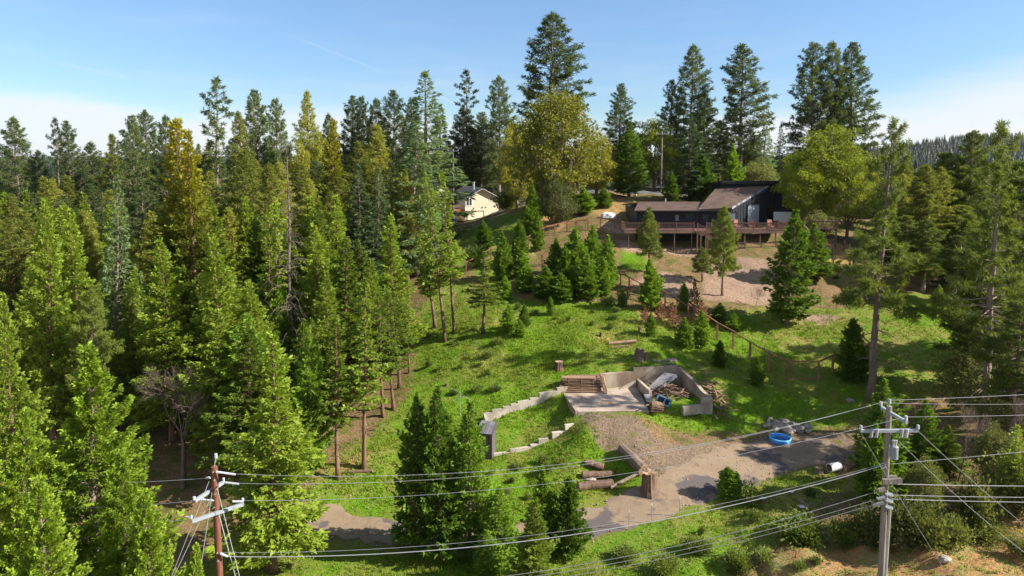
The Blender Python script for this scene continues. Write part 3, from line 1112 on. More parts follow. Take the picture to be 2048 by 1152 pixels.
conic = lambda s: (1 - s) ** 0.85 * (0.55 + 0.45 * min(1, s * 6 + 0.3)) + 0.04
column = lambda s: (1 - s ** 2.0) ** 0.9 * (0.72 + 0.28 * min(1, s * 4)) + 0.03
round_cone = lambda s: (1 - s ** 1.25) ** 0.9 * (0.62 + 0.38 * min(1, s * 5 + 0.2)) * (0.9 + 0.1 * math.sin(s * 17)) + 0.04
pinep = lambda s: (1 - s) ** 0.54 * (0.55 + 0.45 * min(1, s * 3.0)) + 0.05
plume = lambda s: (1 - s) ** 0.6 * (0.75 + 0.25 * math.sin(s * 9)) + 0.06

PROTO = {}      # kind -> list of dict(trunk, crown, H, R)


def proto(kind, plant, Ht, R, crown_mat, trunk_mat, name, crown='crown'):
    tm = None
    if plant.wood.v:
        tm = bpy.data.meshes.new('trunk')
        tm.from_pydata(plant.wood.v, [], plant.wood.f)
        tm.polygons.foreach_set('use_smooth', np.ones(len(tm.polygons), bool))
        tm.materials.append(M[trunk_mat])
    cm = None
    if plant.fv:
        cm = plant.crown_mesh('crown')
        cm.materials.append(M[crown_mat])
        if crown_mat in SOFT:
            pass
    PROTO.setdefault(kind, []).append(dict(trunk=tm, crown=cm, H=Ht, R=R, name=name))


SOFT = ()
# close cedars with fine sprays
for sd in (11, 12):
    proto('cedar_near', conifer(sd, 14.0, 3.7, 0.04, 260, conic, -4, 46, 0.16, 'fan', 0.27, 40, 0.40, 0.22, 5, 0.17, trunk_r=0.24, limb=0.035, lump=0.42),
          14.0, 3.7, 'cedar_near', 'grey_bark', 'cedar_tree')
# mid-distance cedars
for sd in (21, 22, 23):
    proto('cedar', conifer(sd, 20.0, 3.6, 0.12, 250, round_cone, -6, 42, 0.14, 'fan', 0.44, 13, 0.46, 0.14, 5, 0.19, trunk_r=0.30, limb=0.035, lump=0.45, bare=12),
          20.0, 3.4, 'cedar', 'bark', 'cedar_tree')
# dense dark cedars of the foreground centre and the lot
for sd in (31, 32):
    proto('dark_cedar', conifer(sd, 13.0, 2.2, 0.05, 240, column, 5, 50, 0.12, 'fan', 0.36, 15, 0.40, 0.2, 5, 0.20, trunk_r=0.16, limb=0.02, lump=0.42),
          13.0, 2.2, 'young', 'grey_bark', 'cedar_tree')
for sd in (41, 42, 43):
    proto('young', conifer(sd, 6.0, 1.45, 0.03, 190, column, 15, 60, 0.10, 'fan', 0.26, 21, 0.42, 0.15, 5, 0.24, trunk_r=0.07, limb=0.012, lump=0.28, limb_every=3),
          6.0, 1.45, 'young', 'bark', 'young_cedar')
proto('gold', conifer(51, 24.0, 4.6, 0.10, 280, round_cone, -10, 38, 0.14, 'fan', 0.46, 12, 0.42, 0.2, 5, 0.19, trunk_r=0.40, limb=0.04, lump=0.45, bare=8),
      24.0, 4.6, 'gold', 'bark', 'cedar_tree')
# pines
for sd in (61, 62, 63):
    proto('pine', conifer(sd, 28.0, 4.2, 0.22, 200, pinep, -10, 40, 0.16, 'tuft', 0.52, 7.5, 0.40, 0.36, 8, 0.085, trunk_r=0.34, limb=0.05, lump=0.5, bare=14),
          28.0, 4.2, 'pine', 'grey_bark', 'pine_tree')
for sd in (64, 65):
    proto('olive_pine', conifer(sd, 26.0, 3.8, 0.15, 230, pinep, -10, 40, 0.12, 'tuft', 0.52, 7.5, 0.42, 0.30, 8, 0.085, trunk_r=0.32, limb=0.045, lump=0.45, bare=14),
          26.0, 3.8, 'olive_pine', 'bark', 'pine_tree')
proto('near_pine', conifer(66, 22.0, 3.6, 0.33, 150, pinep, -18, 38, 0.18, 'tuft', 0.42, 19, 0.44, 0.34, 9, 0.065, trunk_r=0.32, limb=0.045, lump=0.5, bare=22),
      22.0, 3.6, 'near_pine', 'grey_bark', 'pine_tree')
proto('near_pine', conifer(67, 22.0, 3.8, 0.25, 150, pinep, -15, 38, 0.18, 'tuft', 0.42, 19, 0.44, 0.34, 9, 0.065, trunk_r=0.30, limb=0.045, lump=0.5, bare=22),
      22.0, 3.8, 'near_pine', 'grey_bark', 'pine_tree')
proto('lean_pine', conifer(60, 22.0, 3.7, 0.34, 95, plume, -16, 34, 0.14, 'tuft', 0.46, 15, 0.42, 0.42, 9, 0.06, trunk_r=0.34, limb=0.05, lump=0.6, bare=30, lmin=0.45),
      22.0, 3.7, 'near_pine', 'grey_bark', 'pine_tree')
proto('sparse_pine', conifer(68, 30.0, 4.6, 0.30, 85, plume, -8, 30, 0.10, 'tuft', 0.62, 8.0, 0.36, 0.42, 8, 0.085, trunk_r=0.36, limb=0.07, lump=0.65, bare=24, lmin=0.35),
      30.0, 4.6, 'pine', 'grey_bark', 'pine_tree')
proto('small_pine', conifer(69, 9.0, 2.0, 0.28, 90, column, 0, 45, 0.18, 'tuft', 0.36, 16, 0.45, 0.3, 9, 0.075, trunk_r=0.13, limb=0.02, lump=0.4, bare=6),
      9.0, 2.0, 'near_pine', 'bark', 'pine_tree')
# firs
for sd in (71, 72):
    proto('fir', conifer(sd, 24.0, 4.0, 0.10, 200, conic, -14, 25, 0.06, 'fan', 0.5, 9, 0.36, 0.2, 6, 0.13, trunk_r=0.28, limb=0.035, lump=0.35, droop=0.25, bare=6),
          24.0, 4.0, 'fir', 'grey_bark', 'fir_tree')
# slim trees with long bare trunks
for sd in (76, 77):
    proto('slim', conifer(sd, 16.0, 2.1, 0.36, 100, plume, -12, 35, 0.10, 'fan', 0.40, 13, 0.45, 0.2, 5, 0.2, trunk_r=0.17, limb=0.03, lump=0.6, bare=26, lmin=0.4),
          16.0, 2.1, 'cedar', 'bark', 'slender_tree')
proto('oak', broadleaf(81, 16.0, 8.2, 0.10, 200, 75, 0.36, 0.45, 1.1, 0.62), 16.0, 8.2, 'oak', 'grey_bark', 'oak_tree')
proto('maple', broadleaf(82, 15.0, 7.0, 0.14, 180, 80, 0.34, 0.36, 1.05, 0.35), 15.0, 7.0, 'maple', 'grey_bark', 'oak_tree')
proto('live_oak', broadleaf(83, 7.0, 4.0, 0.10, 70, 150, 0.24, 0.2, 0.95), 7.0, 4.0, 'live_oak', 'grey_bark', 'oak_tree')
proto('shrub', bush(91, 1.6, 1.1, 1000, 0.20), 1.6, 1.1, 'shrub', 'bark', 'shrub')
proto('shrub', bush(92, 1.8, 1.0, 1000, 0.20), 1.8, 1.0, 'shrub', 'bark', 'shrub')
proto('live_bush', bush(93, 3.0, 2.4, 3600, 0.24), 3.0, 2.4, 'live_oak', 'grey_bark', 'shrub')
proto('green_bush', bush(94, 2.6, 2.0, 3000, 0.24), 2.6, 2.0, 'shrub', 'grey_bark', 'shrub')
proto('rust', conifer(95, 3.0, 0.9, 0.08, 60, column, 10, 50, 0.1, 'fan', 0.26, 16, 0.45, 0.2, 4, 0.2, trunk_r=0.04, limb=0.012, lump=0.5), 3.0, 0.9, 'rust', 'bark', 'dead_sapling')
_bt = bare_tree(96, 9.0, 4.0, 6)
_bv = np.array(_bt.wood.v)
proto('twig', _bt, float(_bv[:, 2].max()), float(np.abs(_bv[:, :2]).max()), 'rust', 'twig_wood', 'bare_tree')
proto('snag', snag(97, 24.0, 4.2, 0.25, 120), 24.0, 4.2, 'rust', 'dead_wood', 'dead_tree')

_cnt = {}
AUTO = []
rt = random.Random(5)


def plant(kind, px, top, d, wpx=None, base=None, label=None, zone_=None, group=None, cat='tree', v=None, rz=None):
    """stand a plant at distance d whose tip the photograph shows at (px, top)"""
    P = W(px, top, d)
    bx, by = P.x, d
    if base is not None:
        r = pix_ray(base, 700)
        bx = P.x
        for _ in range(4):
            gz_ = hz(bx, by)
            fd = by * math.cos(PITCH) - (gz_ - CAM_Z) * math.sin(PITCH)
            bx = (base - 1024) / FPX * fd
    gz = hz(bx, by) - 0.08
    L = _cnt.get(kind, 0)
    _cnt[kind] = L + 1
    pr = PROTO[kind][(L if v is None else v) % len(PROTO[kind])]
    axis_ = Vector((P.x - bx, 0, P.z - gz))
    s = axis_.length / pr['H']
    w = s
    if wpx:
        w = (wpx / FPX * d) / (2 * pr['R'] * 0.92)
        w = min(max(w, 0.45 * s), 2.1 * s)
    root = thing(pr['name'], label, cat, (bx, by, gz), group)
    q = axis_.to_track_quat('Z', 'Y') @ Quaternion((0, 0, 1), rt.uniform(0, 6.28) if rz is None else rz)
    root.rotation_euler = q.to_euler()
    root.scale = (w, w, s)
    if pr['trunk']:
        link('trunk', pr['trunk'], None, root)
    if pr['crown']:
        link('crown', pr['crown'], None, root)
    if label is None:
        AUTO.append((zone_, kind, px, root))
    return root


def at_z(px, py, z):
    r = pix_ray(px, py)
    t = (z - CAM_Z) / r.z
    return Vector((r.x * t, r.y * t, z))


def X(px, d):
    return W(px, 450, d).x


def Zp(py, d):
    return W(1400, py, d).z


# ------------------------------------------------------------------ dark house on the hill
HB = Vector((X(1400, 91), 91.0, hz(X(1400, 91), 91.0)))
house = thing('house', 'dark navy house with brown shingle roofs and long redwood deck on the hilltop', 'house', HB)


def hp(mb, name, mat, parent=None):
    return mb.build(name, M[mat], parent or house, HB)


DZ = Zp(461.5, 88)                       # deck level
xl, xw, xm = X(1273, 91), X(1397, 91), X(1462, 91.2)
LOW = DZ - 5.5
F1 = Vector((X(1394, 90.4), 90.4, Zp(420, 90.4)))
F2 = Vector((X(1462, 90.4), 90.4, Zp(416, 90.4)))
TL = Vector((X(1437, 98.5), 98.5, Zp(377, 98.5)))
nrm = (F2 - F1).cross(TL - F1).normalized()


def roofz(x, y):
    return F1.z - (nrm.x * (x - F1.x) + nrm.y * (y - F1.y)) / nrm.z


TRx = X(1539, 97.5)
eave = Zp(420.5, 91)
# left wing
w = MB().prism([(xl, 91), (xw, 91), (xw, 100), (xl, 100)], LOW, [eave, eave, eave, eave])
hp(w, 'wing_wall', 'navy')
plan = [(xw + 0.01, 91.25), (xm, 91.25), (TRx - 0.5, 97.0), (TRx - 0.5, 98.25), (TL.x - 0.2, 98.25)]
hp(MB().prism(plan, LOW, [roofz(*p) - 0.12 for p in plan]), 'main_wall', 'navy')
# vertical board battens on the walls that face the valley
bt = MB()
for x in np.arange(xl + 0.3, xw, 0.61):
    bt.box((x, 90.985, (DZ + eave) / 2), (0.05, 0.04, eave - DZ - 0.1))
dv = Vector((plan[2][0] - plan[1][0], plan[2][1] - plan[1][1], 0))
dn_ = Vector((dv.y, -dv.x, 0)).normalized()
for t in np.linspace(0.03, 0.97, 14):
    q = Vector((plan[1][0], plan[1][1], 0)) + dv * t + dn_ * 0.015
    zt = roofz(q.x, q.y) - 0.2
    bt.box((q.x, q.y, (DZ + zt) / 2), (0.05, 0.05, zt - DZ), math.atan2(dv.y, dv.x))
tag(hp(bt, 'siding_batten', 'navy_trim'), kind='stuff')


def roof_courses(name, a, b, c, d, n, mat, th=0.16):
    """a-b eave, d-c ridge; stepped courses of shingles, one slightly proud of the next"""
    a, b, c, d = map(Vector, (a, b, c, d))
    up = (b - a).cross(d - a).normalized()
    mb = MB()
    for i in range(n):
        t0, t1 = i / n, (i + 1) / n
        p0, p1 = a.lerp(d, t0), b.lerp(c, t0)
        q0, q1 = a.lerp(d, t1), b.lerp(c, t1)
        u0, u1 = up * 0.035, up * 0.004
        mb.add([p0 + u0, p1 + u0, q1 + u1, q0 + u1, p0, p1], [(0, 1, 2, 3), (4, 5, 1, 0)])
    lo = up * -th
    mb.add([a + lo, b + lo, c + lo, d + lo, a, b, c, d], [(3, 2, 1, 0), (0, 1, 5, 4), (1, 2, 6, 5), (2, 3, 7, 6), (3, 0, 4, 7)])
    return mb


rz_ = Zp(403.5, 95.6)
ez = Zp(421, 90.2)
xa, xb = X(1268, 90.2), X(1400, 90.2)
r1 = hp(roof_courses('roof', (xa, 90.2, ez), (F1.x + 0.1, 90.2, ez), (X(1413, 95.6), 95.6, rz_), (X(1276, 95.6), 95.6, rz_), 16, 'shingle'), 'roof', 'shingle')
hp(roof_courses('roof', (X(1413, 95.6), 100.8, ez), (X(1276, 95.6), 100.8, ez), (X(1276, 95.6), 95.6, rz_), (X(1413, 95.6), 95.6, rz_), 8, 'shingle'), 'roof', 'shingle')
main_roof = hp(roof_courses('roof', F1 + Vector((0, 0, 0.05)), F2 + Vector((0, 0, 0.05)),
                            (TRx, 98.4, roofz(TRx, 98.4) + 0.05), (TL.x - 0.6, 98.4, roofz(TL.x - 0.6, 98.4) + 0.05), 26, 'shingle', 0.22), 'roof', 'shingle')
# raking fascia with peeling pale patches, eave gutter
M['fascia'] = simple('peeling_fascia', (0.10, 0.105, 0.12), 0.8, 0.5, 2.5, coat=(0.30, 0.31, 0.33))
fa = MB().bar(F2 + Vector((0.04, -0.03, -0.02)), Vector((TRx + 0.04, 98.37, roofz(TRx, 98.4) - 0.02)), 0.06, 0.30)
hp(fa, 'fascia', 'fascia')
gut = MB().bar((xa, 90.12, ez - 0.10), (F2.x, 90.12, ez - 0.02), 0.12, 0.13)
hp(gut, 'gutter', 'navy_trim')
# clerestory band with its own roof
cx0, cx1 = X(1441, 98.6), X(1546, 98.6)
ct = Zp(367, 98.6)
hp(MB().prism([(cx0, 98.5), (cx1, 98.5), (cx1, 103.5), (cx0, 103.5)], roofz(cx0, 98.5) - 2.5, [ct, ct, ct - 0.5, ct - 0.5]), 'clerestory_wall', 'navy')
hp(MB().prism([(cx0 - 0.25, 97.9), (cx1 + 0.5, 97.9), (cx1 + 1.3, 104.2), (cx0 - 0.25, 104.2)], [ct, ct, ct - 0.6, ct - 0.6],
              [ct + 0.42, ct + 0.45, ct - 0.25, ct - 0.25]), 'upper_roof', 'navy_trim')
# right wing with garage panel
gx0, gx1 = cx1 + 0.02, X(1592, 99)
gt = Zp(402, 99)
hp(MB().prism([(gx0, 98.2), (gx1, 98.2), (gx1, 104), (gx0, 104)], LOW, [ct, gt, gt, ct]), 'side_wall', 'navy')
hp(MB().box(((X(1547, 98) + X(1585, 98)) / 2, 98.13, (Zp(424, 98) + DZ) / 2), (X(1585, 98) - X(1547, 98), 0.08, Zp(424, 98) - DZ)), 'garage_door', 'white')


def window_on(px0, px1, py0, py1, y, mat='glass', name='window', proud=0.03):
    x0, x1, z1, z0 = X(px0, y), X(px1, y), Zp(py0, y), Zp(py1, y)
    fr = MB()
    b = 0.07
    yy = y - proud
    fr.box(((x0 + x1) / 2, yy, z1), (x1 - x0 + 2 * b, 0.07, b))
    fr.box(((x0 + x1) / 2, yy, z0), (x1 - x0 + 2 * b, 0.07, b))
    fr.box((x0 - b / 2, yy, (z0 + z1) / 2), (b, 0.07, z1 - z0 - b))
    fr.box((x1 + b / 2, yy, (z0 + z1) / 2), (b, 0.07, z1 - z0 - b))
    f = hp(fr, name, 'navy_trim')
    MB().box(((x0 + x1) / 2, yy + 0.01, (z0 + z1) / 2), (x1 - x0, 0.03, z1 - z0 - b)).build('pane', M[mat], f, HB)
    return f


window_on(1350, 1357, 429, 442, 91, 'greydoor', 'door')
window_on(1371, 1386, 426, 438, 91)
window_on(1405, 1416, 427, 441, 91.25)
window_on(1464 - 6, 1476 - 4, 425, 443, 91.25, 'greydoor')
# pale sliding door on the slanting wall
mbd = MB()
ta, tb = 0.42, 0.74
q0 = Vector((plan[1][0], plan[1][1], 0)) + dv * ta + dn_ * 0.05
q1 = Vector((plan[1][0], plan[1][1], 0)) + dv * tb + dn_ * 0.05
ztop = Zp(410, 94.5)
mid = (q0 + q1) / 2
ang = math.atan2(dv.y, dv.x)
dm = mbd.box((mid.x, mid.y, (DZ + ztop) / 2), ((q1 - q0).length, 0.06, ztop - DZ), ang).build('sliding_door', M['greydoor'], house, HB)
fr = MB()
fr.box((mid.x, mid.y, ztop + 0.06), ((q1 - q0).length + 0.3, 0.14, 0.12), ang)
for q in (q0, q1):
    fr.box((q.x, q.y, (DZ + ztop) / 2), (0.10, 0.12, ztop - DZ), ang)
fr.build('door_frame', M['navy_trim'], dm, HB)
fl = MB().tube([(X(1330, 97), 97, Zp(402, 97) - 0.4), (X(1330, 97), 97, Zp(402, 97) + 0.35)], 0.10, 8)
hp(fl, 'flue', 'steel')
# deck
dx0, dx1 = X(1249, 88), X(1573, 88)
boards = MB()
y = 88.02
while y < 90.94:
    boards.box(((dx0 + dx1) / 2, y + 0.07, DZ - 0.02), (dx1 - dx0, 0.135, 0.04))
    y += 0.145
tag(hp(boards, 'deck_boards', 'deck'), kind='stuff')
js = MB()
js.box(((dx0 + dx1) / 2, 88.03, DZ - 0.19), (dx1 - dx0, 0.07, 0.28))
js.box(((dx0 + dx1) / 2, 90.6, DZ - 0.19), (dx1 - dx0, 0.07, 0.28))
for x in np.arange(dx0 + 0.1, dx1, 0.6):
    js.box((x, 89.3, DZ - 0.17), (0.05, 2.45, 0.24))
hp(js, 'deck_joists', 'deck_post')


def railing(a, b, z0, z1=None, hgt=1.0, gap=0.15, post_gap=2.2, name='railing'):
    a, b = Vector((a[0], a[1], z0)), Vector((b[0], b[1], z0 if z1 is None else z1))
    L = (b - a).length
    r = MB()
    r.bar(a + Vector((0, 0, hgt)), b + Vector((0, 0, hgt)), 0.13, 0.045)
    r.bar(a + Vector((0, 0, hgt - 0.10)), b + Vector((0, 0, hgt - 0.10)), 0.05, 0.09)
    ro = hp(r, name, 'deck')
    MB().bar(a + Vector((0, 0, 0.10)), b + Vector((0, 0, 0.10)), 0.05, 0.09).build('bottom_rail', M['deck'], ro, HB)
    n = max(1, round(L / post_gap))
    for i in range(n + 1):
        p = a.lerp(b, i / n)
        MB().box((p.x, p.y, p.z + hgt / 2 + 0.05), (0.11, 0.11, hgt + 0.1)).box((p.x, p.y, p.z + hgt + 0.12), (0.15, 0.15, 0.04)).build('post', M['deck'], ro, HB)
    bl = MB()
    m = int(L / gap)
    for i in range(1, m):
        p = a.lerp(b, i / m)
        bl.box((p.x, p.y, p.z + hgt / 2), (0.04, 0.04, hgt - 0.22))
    tag(bl.build('balusters', M['deck'], ro, HB), kind='stuff')
    return ro


sx0, sx1 = X(1388, 88), X(1412, 88)
railing((dx0, 88.05), (sx0, 88.05), DZ)
railing((sx1 + 0.1, 88.05), (dx1, 88.05), DZ)
railing((dx0 + 0.02, 88.2), (dx0 + 0.02, 90.8), DZ)
railing((dx1 - 0.02, 88.2), (dx1 - 0.02, 90.8), DZ)
# stair down to the landing
sz = Zp(476, 87)
n = 8
st = None
for i in range(n):
    t = (i + 0.5) / n
    o = MB().box((sx0 + 0.2 + t * (X(1430, 87) - sx0), 87.45, DZ + (sz - DZ) * t - 0.02), (0.30, 1.0, 0.05))
    if st is None:
        sg = MB()
        for yy in (86.98, 87.92):
            sg.bar((sx0 + 0.1, yy, DZ - 0.12), (X(1431, 87), yy, sz - 0.12), 0.05, 0.25)
        st = hp(sg, 'stair', 'deck_post')
    o.build('step', M['deck'], st, HB)
railing((sx0 + 0.2, 86.95), (X(1431, 87), 86.95), DZ - 0.05, sz + 0.02, post_gap=1.4)
lx0, lx1 = X(1429, 87.2), X(1448, 87.2)
hp(MB().box(((lx0 + lx1) / 2, 87.4, sz - 0.05), (lx1 - lx0, 1.1, 0.1)), 'landing', 'deck')
railing((lx0, 86.9), (lx1, 86.9), sz)
for px in (1258, 1317, 1350, 1384.5, 1391, 1398, 1408, 1412, 1433, 1446, 1491, 1522, 1553, 1571):
    x = X(px, 88)
    g = hz(x, 88.15) - 0.3
    yy = 88.18 if px not in (1391, 1398, 1408, 1412, 1433, 1446) else 87.0
    tz = DZ - 0.34 if yy > 88 else (sz - 0.1 if px > 1420 else DZ - 0.4)
    hp(MB().box((x, yy, (tz + g) / 2), (0.14, 0.14, tz - g)), 'deck_post', 'deck_post')
# lower terrace
l0, l1 = X(1476, 87.5), X(1572, 87.5)
lz = Zp(501, 87.5)
hp(MB().box(((l0 + l1) / 2, 88.6, lz - 0.08), (l1 - l0, 2.4, 0.16)), 'lower_deck', 'deck')
railing((l0, 87.45), (X(1492, 87.5), 87.45), lz)
lr = MB()
for h_ in (0.45, 0.95):
    lr.bar((X(1493, 87.5), 87.45, lz + h_), (l1, 87.45, lz + h_), 0.05, 0.08)
hp(lr, 'lower_rail', 'deck_post')
for px in (1477, 1492, 1524, 1553):
    x = X(px, 87.4)
    g = hz(x, 87.35) - 0.4
    hp(MB().box((x, 87.36, (lz + 1.0 + g) / 2), (0.15, 0.15, lz + 1.0 - g)), 'deck_post', 'deck_post')
hp(MB().box((X(1499, 91.2), 91.16 if False else 90.98, DZ - 1.6), (0.75, 0.06, 1.9)), 'lower_door', 'greydoor')
hp(MB().box((X(1560, 91.2), 96.3, DZ - 1.6), (0.9, 0.06, 1.9)), 'lower_door', 'greydoor')
# right-hand porch with stairs
ra, rb = X(1628, 89), X(1672, 89)
rzz = Zp(456, 89)
hp(MB().box(((ra + rb) / 2, 90, rzz - 0.08), (rb - ra, 3.0, 0.16)), 'porch', 'deck')
railing((ra, 88.55), (rb, 88.55), rzz)
for x in (ra + 0.1, (ra + rb) / 2, rb - 0.1):
    g = hz(x, 88.7) - 0.3
    hp(MB().box((x, 88.7, (rzz - 0.16 + g) / 2), (0.16, 0.16, rzz - 0.16 - g)), 'deck_post', 'deck_post')
rz2 = Zp(494, 87)
hp(MB().box((X(1650, 87), 87.2, rz2 - 0.08), (X(1668, 87) - X(1636, 87), 1.8, 0.16)), 'lower_porch', 'deck')
railing((X(1636, 86.3), 86.35), (X(1668, 86.3), 86.35), rz2)
railing((X(1634, 86.5), 86.5), (X(1610, 87.5), 88.0), rz2, rz2 + 1.9)
for px in (1637, 1667):
    x = X(px, 86.4)
    g = hz(x, 86.4) - 0.3
    hp(MB().box((x, 86.5, (rz2 - 0.16 + g) / 2), (0.15, 0.15, rz2 - 0.16 - g)), 'deck_post', 'deck_post')

# patio chairs on the deck
CH = []
for i, (px, d_, a, lab) in enumerate(((1474, 89.6, 0.4, 'patio chair with rust cushion on the deck beside the small window'),
                                      (1503, 89.2, -0.3, 'patio chair with rust cushion on the deck before the pale sliding door'),
                                      (1541, 89.5, 0.2, 'patio chair with rust cushion on the deck in front of the white garage door'))):
    c = thing('patio_chair', lab, 'chair', (X(px, d_), d_, DZ), 'patio chairs on the deck')
    c.rotation_euler = (0, 0, a)
    MB().box((0, 0, 0.42), (0.62, 0.6, 0.14)).build('seat', M['rusty'], c)
    MB().box((0, 0.3, 0.85), (0.62, 0.14, 0.85)).build('backrest', M['rusty'], c)
    for sx in (-1, 1):
        MB().box((sx * 0.36, 0.0, 0.60), (0.06, 0.62, 0.05)).build('armrest', M['deck_post'], c)
        for sy in (-1, 1):
            MB().box((sx * 0.34, sy * 0.27, 0.29), (0.05, 0.05, 0.58)).build('leg', M['deck_post'], c)

# ------------------------------------------------------------------ cream house down the slope
cb = W(964, 439, 150)
ch = thing('house', 'cream house with grey gabled roof and orange side deck beyond the grass slope', 'house', (cb.x, cb.y, cb.z))
ch.rotation_euler = (0, 0, R_(20))


def cp(mb, name, mat, parent=None):
    return mb.build(name, M[mat], parent or ch)


hw, eh, rh, ln = 3.85, 4.9, 6.9, 13.0
wm = MB()
wm.add([(-hw, 0, -1.5), (hw, 0, -1.5), (hw, 0, eh), (0, 0, rh), (-hw, 0, eh), (-hw, ln, -1.5), (hw, ln, -1.5), (hw, ln, eh), (0, ln, rh), (-hw, ln, eh)],
       [(0, 1, 2, 3, 4), (9, 8, 7, 6, 5), (0, 4, 9, 5), (1, 6, 7, 2)])
cp(wm, 'wall', 'cream')
bn = MB()
for z in np.arange(0.3, eh, 0.3):
    bn.box((0, -0.012, z), (2 * hw, 0.024, 0.018))
tag(cp(bn, 'siding_lap', 'cream'), kind='stuff')
ov = 0.55
for sgn in (-1, 1):
    sl = (rh - eh) / hw
    e = (sgn * (hw + ov), eh - ov * sl)
    a_, b_ = (e[0], -ov, e[1] + 0.05), (e[0], ln + ov, e[1] + 0.05)
    c_, d2 = (0, ln + ov, rh + 0.05), (0, -ov, rh + 0.05)
    pts = (a_, b_, c_, d2) if sgn > 0 else (b_, a_, d2, c_)
    ro = cp(roof_courses('roof', *pts, 12, 'grey_shingle', 0.12), 'roof', 'grey_shingle')
    cp(MB().bar((e[0], -ov - 0.03, e[1] - 0.08), (0, -ov - 0.03, rh - 0.08), 0.05, 0.28, (0, 1, 0)), 'bargeboard', 'white', ro)
chm = MB().tube([(-1.0, 3.0, rh - 0.8), (-1.0, 3.0, rh + 1.1)], 0.28, 8).tube([(-1.0, 3.0, rh + 1.1), (-1.0, 3.0, rh + 1.3)], 0.36, 8)
cp(chm, 'flue', 'steel')


def cwin(x0, x1, z0, z1, mull=1):
    fr = MB()
    for z in (z0, z1):
        fr.box(((x0 + x1) / 2, -0.03, z), (x1 - x0 + 0.2, 0.08, 0.1))
    for x in np.linspace(x0, x1, mull + 2):
        fr.box((x, -0.03, (z0 + z1) / 2), (0.09, 0.078, z1 - z0 - 0.1))
    f = cp(fr, 'window', 'white')
    cp(MB().box(((x0 + x1) / 2, -0.015, (z0 + z1) / 2), (x1 - x0, 0.026, z1 - z0)), 'pane', 'glass', f)


cwin(-3.6, -2.3, 3.15, 4.75)
cwin(1.7, 2.9, 4.1, 4.9, 2)
gd = MB().box((0, 0, 0), (0.01, 0.01, 0.01))
gd = MB()
for x in (-3.4, 0.4):
    gd.box((x, -0.04, 0.7), (0.16, 0.1, 2.3))
gd.box((-1.5, -0.04, 1.9), (3.96, 0.1, 0.16))
gf_ = cp(gd, 'garage_frame', 'debris')
cp(MB().box((-1.5, -0.02, 0.7), (3.6, 0.05, 2.2)), 'garage_door', 'cream', gf_)
for q in ((-1.9, 2.55), (0.1, 2.7), (0.9, 2.7)):
    cp(MB().box((q[0], -0.06, q[1]), (0.16, 0.12, 0.25)), 'wall_light', 'navy_trim')
cp(MB().box((-hw - 1.3, 3.0, 2.2), (2.5, 5.0, 0.18)), 'side_deck', 'orange_deck')
for y_ in (0.7, 3.0, 5.3):
    cp(MB().box((-hw - 2.4, y_, 1.3), (0.18, 0.18, 5.6)), 'deck_post', 'orange_deck')
cp(MB().bar((-hw - 2.5, 0.55, 3.1), (-hw - 2.5, 5.4, 3.1), 0.08, 0.1).bar((-hw - 2.5, 0.55, 3.1), (-hw - 0.1, 0.55, 3.1), 0.08, 0.1), 'deck_rail', 'orange_deck')
for i in range(6):
    cp(MB().box((-hw - 0.9, -0.2 - i * 0.28, 1.9 - i * 0.35), (1.6, 0.3, 0.08)), 'step', 'orange_deck')
# back wing with its own gable
ax, ay = -hw - 2.4, 9.5
wg = MB()
wg.add([(ax - 3.2, ay, -1), (ax + 3.2, ay, -1), (ax + 3.2, ay, 5.6), (ax, ay, 7.4), (ax - 3.2, ay, 5.6), (ax - 3.2, ay + 8, -1), (ax + 3.2, ay + 8, -1), (ax + 3.2, ay + 8, 5.6),
        (ax, ay + 8, 7.4), (ax - 3.2, ay + 8, 5.6)], [(0, 1, 2, 3, 4), (9, 8, 7, 6, 5), (0, 4, 9, 5), (1, 6, 7, 2)])
cp(wg, 'back_wall', 'cream')
for sgn in (-1, 1):
    e = (ax + sgn * 3.7, 5.6 - 0.5 * 0.5625)
    a_, b_, c_, d2 = (e[0], ay - 0.5, e[1] + 0.05), (e[0], ay + 8.4, e[1] + 0.05), (ax, ay + 8.4, 7.45), (ax, ay - 0.5, 7.45)
    cp(roof_courses('roof', *((a_, b_, c_, d2) if sgn > 0 else (b_, a_, d2, c_)), 10, 'grey_shingle', 0.16), 'roof', 'grey_shingle')

# small grey building beyond the hilltop trees
gb = Vector((X(1300, 152), 152, hz(X(1300, 152), 152)))
g_ = thing('house', 'low grey house half hidden by trees beyond the hilltop road', 'house', gb)
MB().add([(-6, 0, -1), (6, 0, -1), (6, 0, 2.6), (-6, 0, 2.6), (-6, 7, -1), (6, 7, -1), (6, 7, 2.6), (-6, 7, 2.6)],
         [(0, 1, 2, 3), (7, 6, 5, 4), (0, 3, 7, 4), (1, 5, 6, 2)]).build('wall', M['greydoor'], g_)
roof_courses('roof', (-6.5, -0.5, 2.55), (6.5, -0.5, 2.55), (6.5, 3.5, 4.0), (-6.5, 3.5, 4.0), 8, 'grey_shingle').build('roof', M['grey_shingle'], g_)
roof_courses('roof', (6.5, 7.5, 2.55), (-6.5, 7.5, 2.55), (-6.5, 3.5, 4.0), (6.5, 3.5, 4.0), 8, 'grey_shingle').build('roof', M['grey_shingle'], g_)
for x in (-3.5, 0.5, 3.5):
    wf = MB().box((x, -0.03, 1.5), (1.5, 0.08, 1.3)).build('window', M['white'], g_)
    MB().box((x, -0.075, 1.5), (1.2, 0.03, 1.0)).build('pane', M['glass'], wf)

# ------------------------------------------------------------------ burnt-out concrete foundation
FB = Vector((SLAB[0].x, SLAB[0].y, SLAB_Z))
fnd = thing('foundation', 'roofless concrete foundation with slab and stepped retaining walls on the green slope', 'foundation', FB)


def fp(mb, name, mat='concrete', parent=None):
    return mb.build(name, M[mat], parent or fnd, FB)


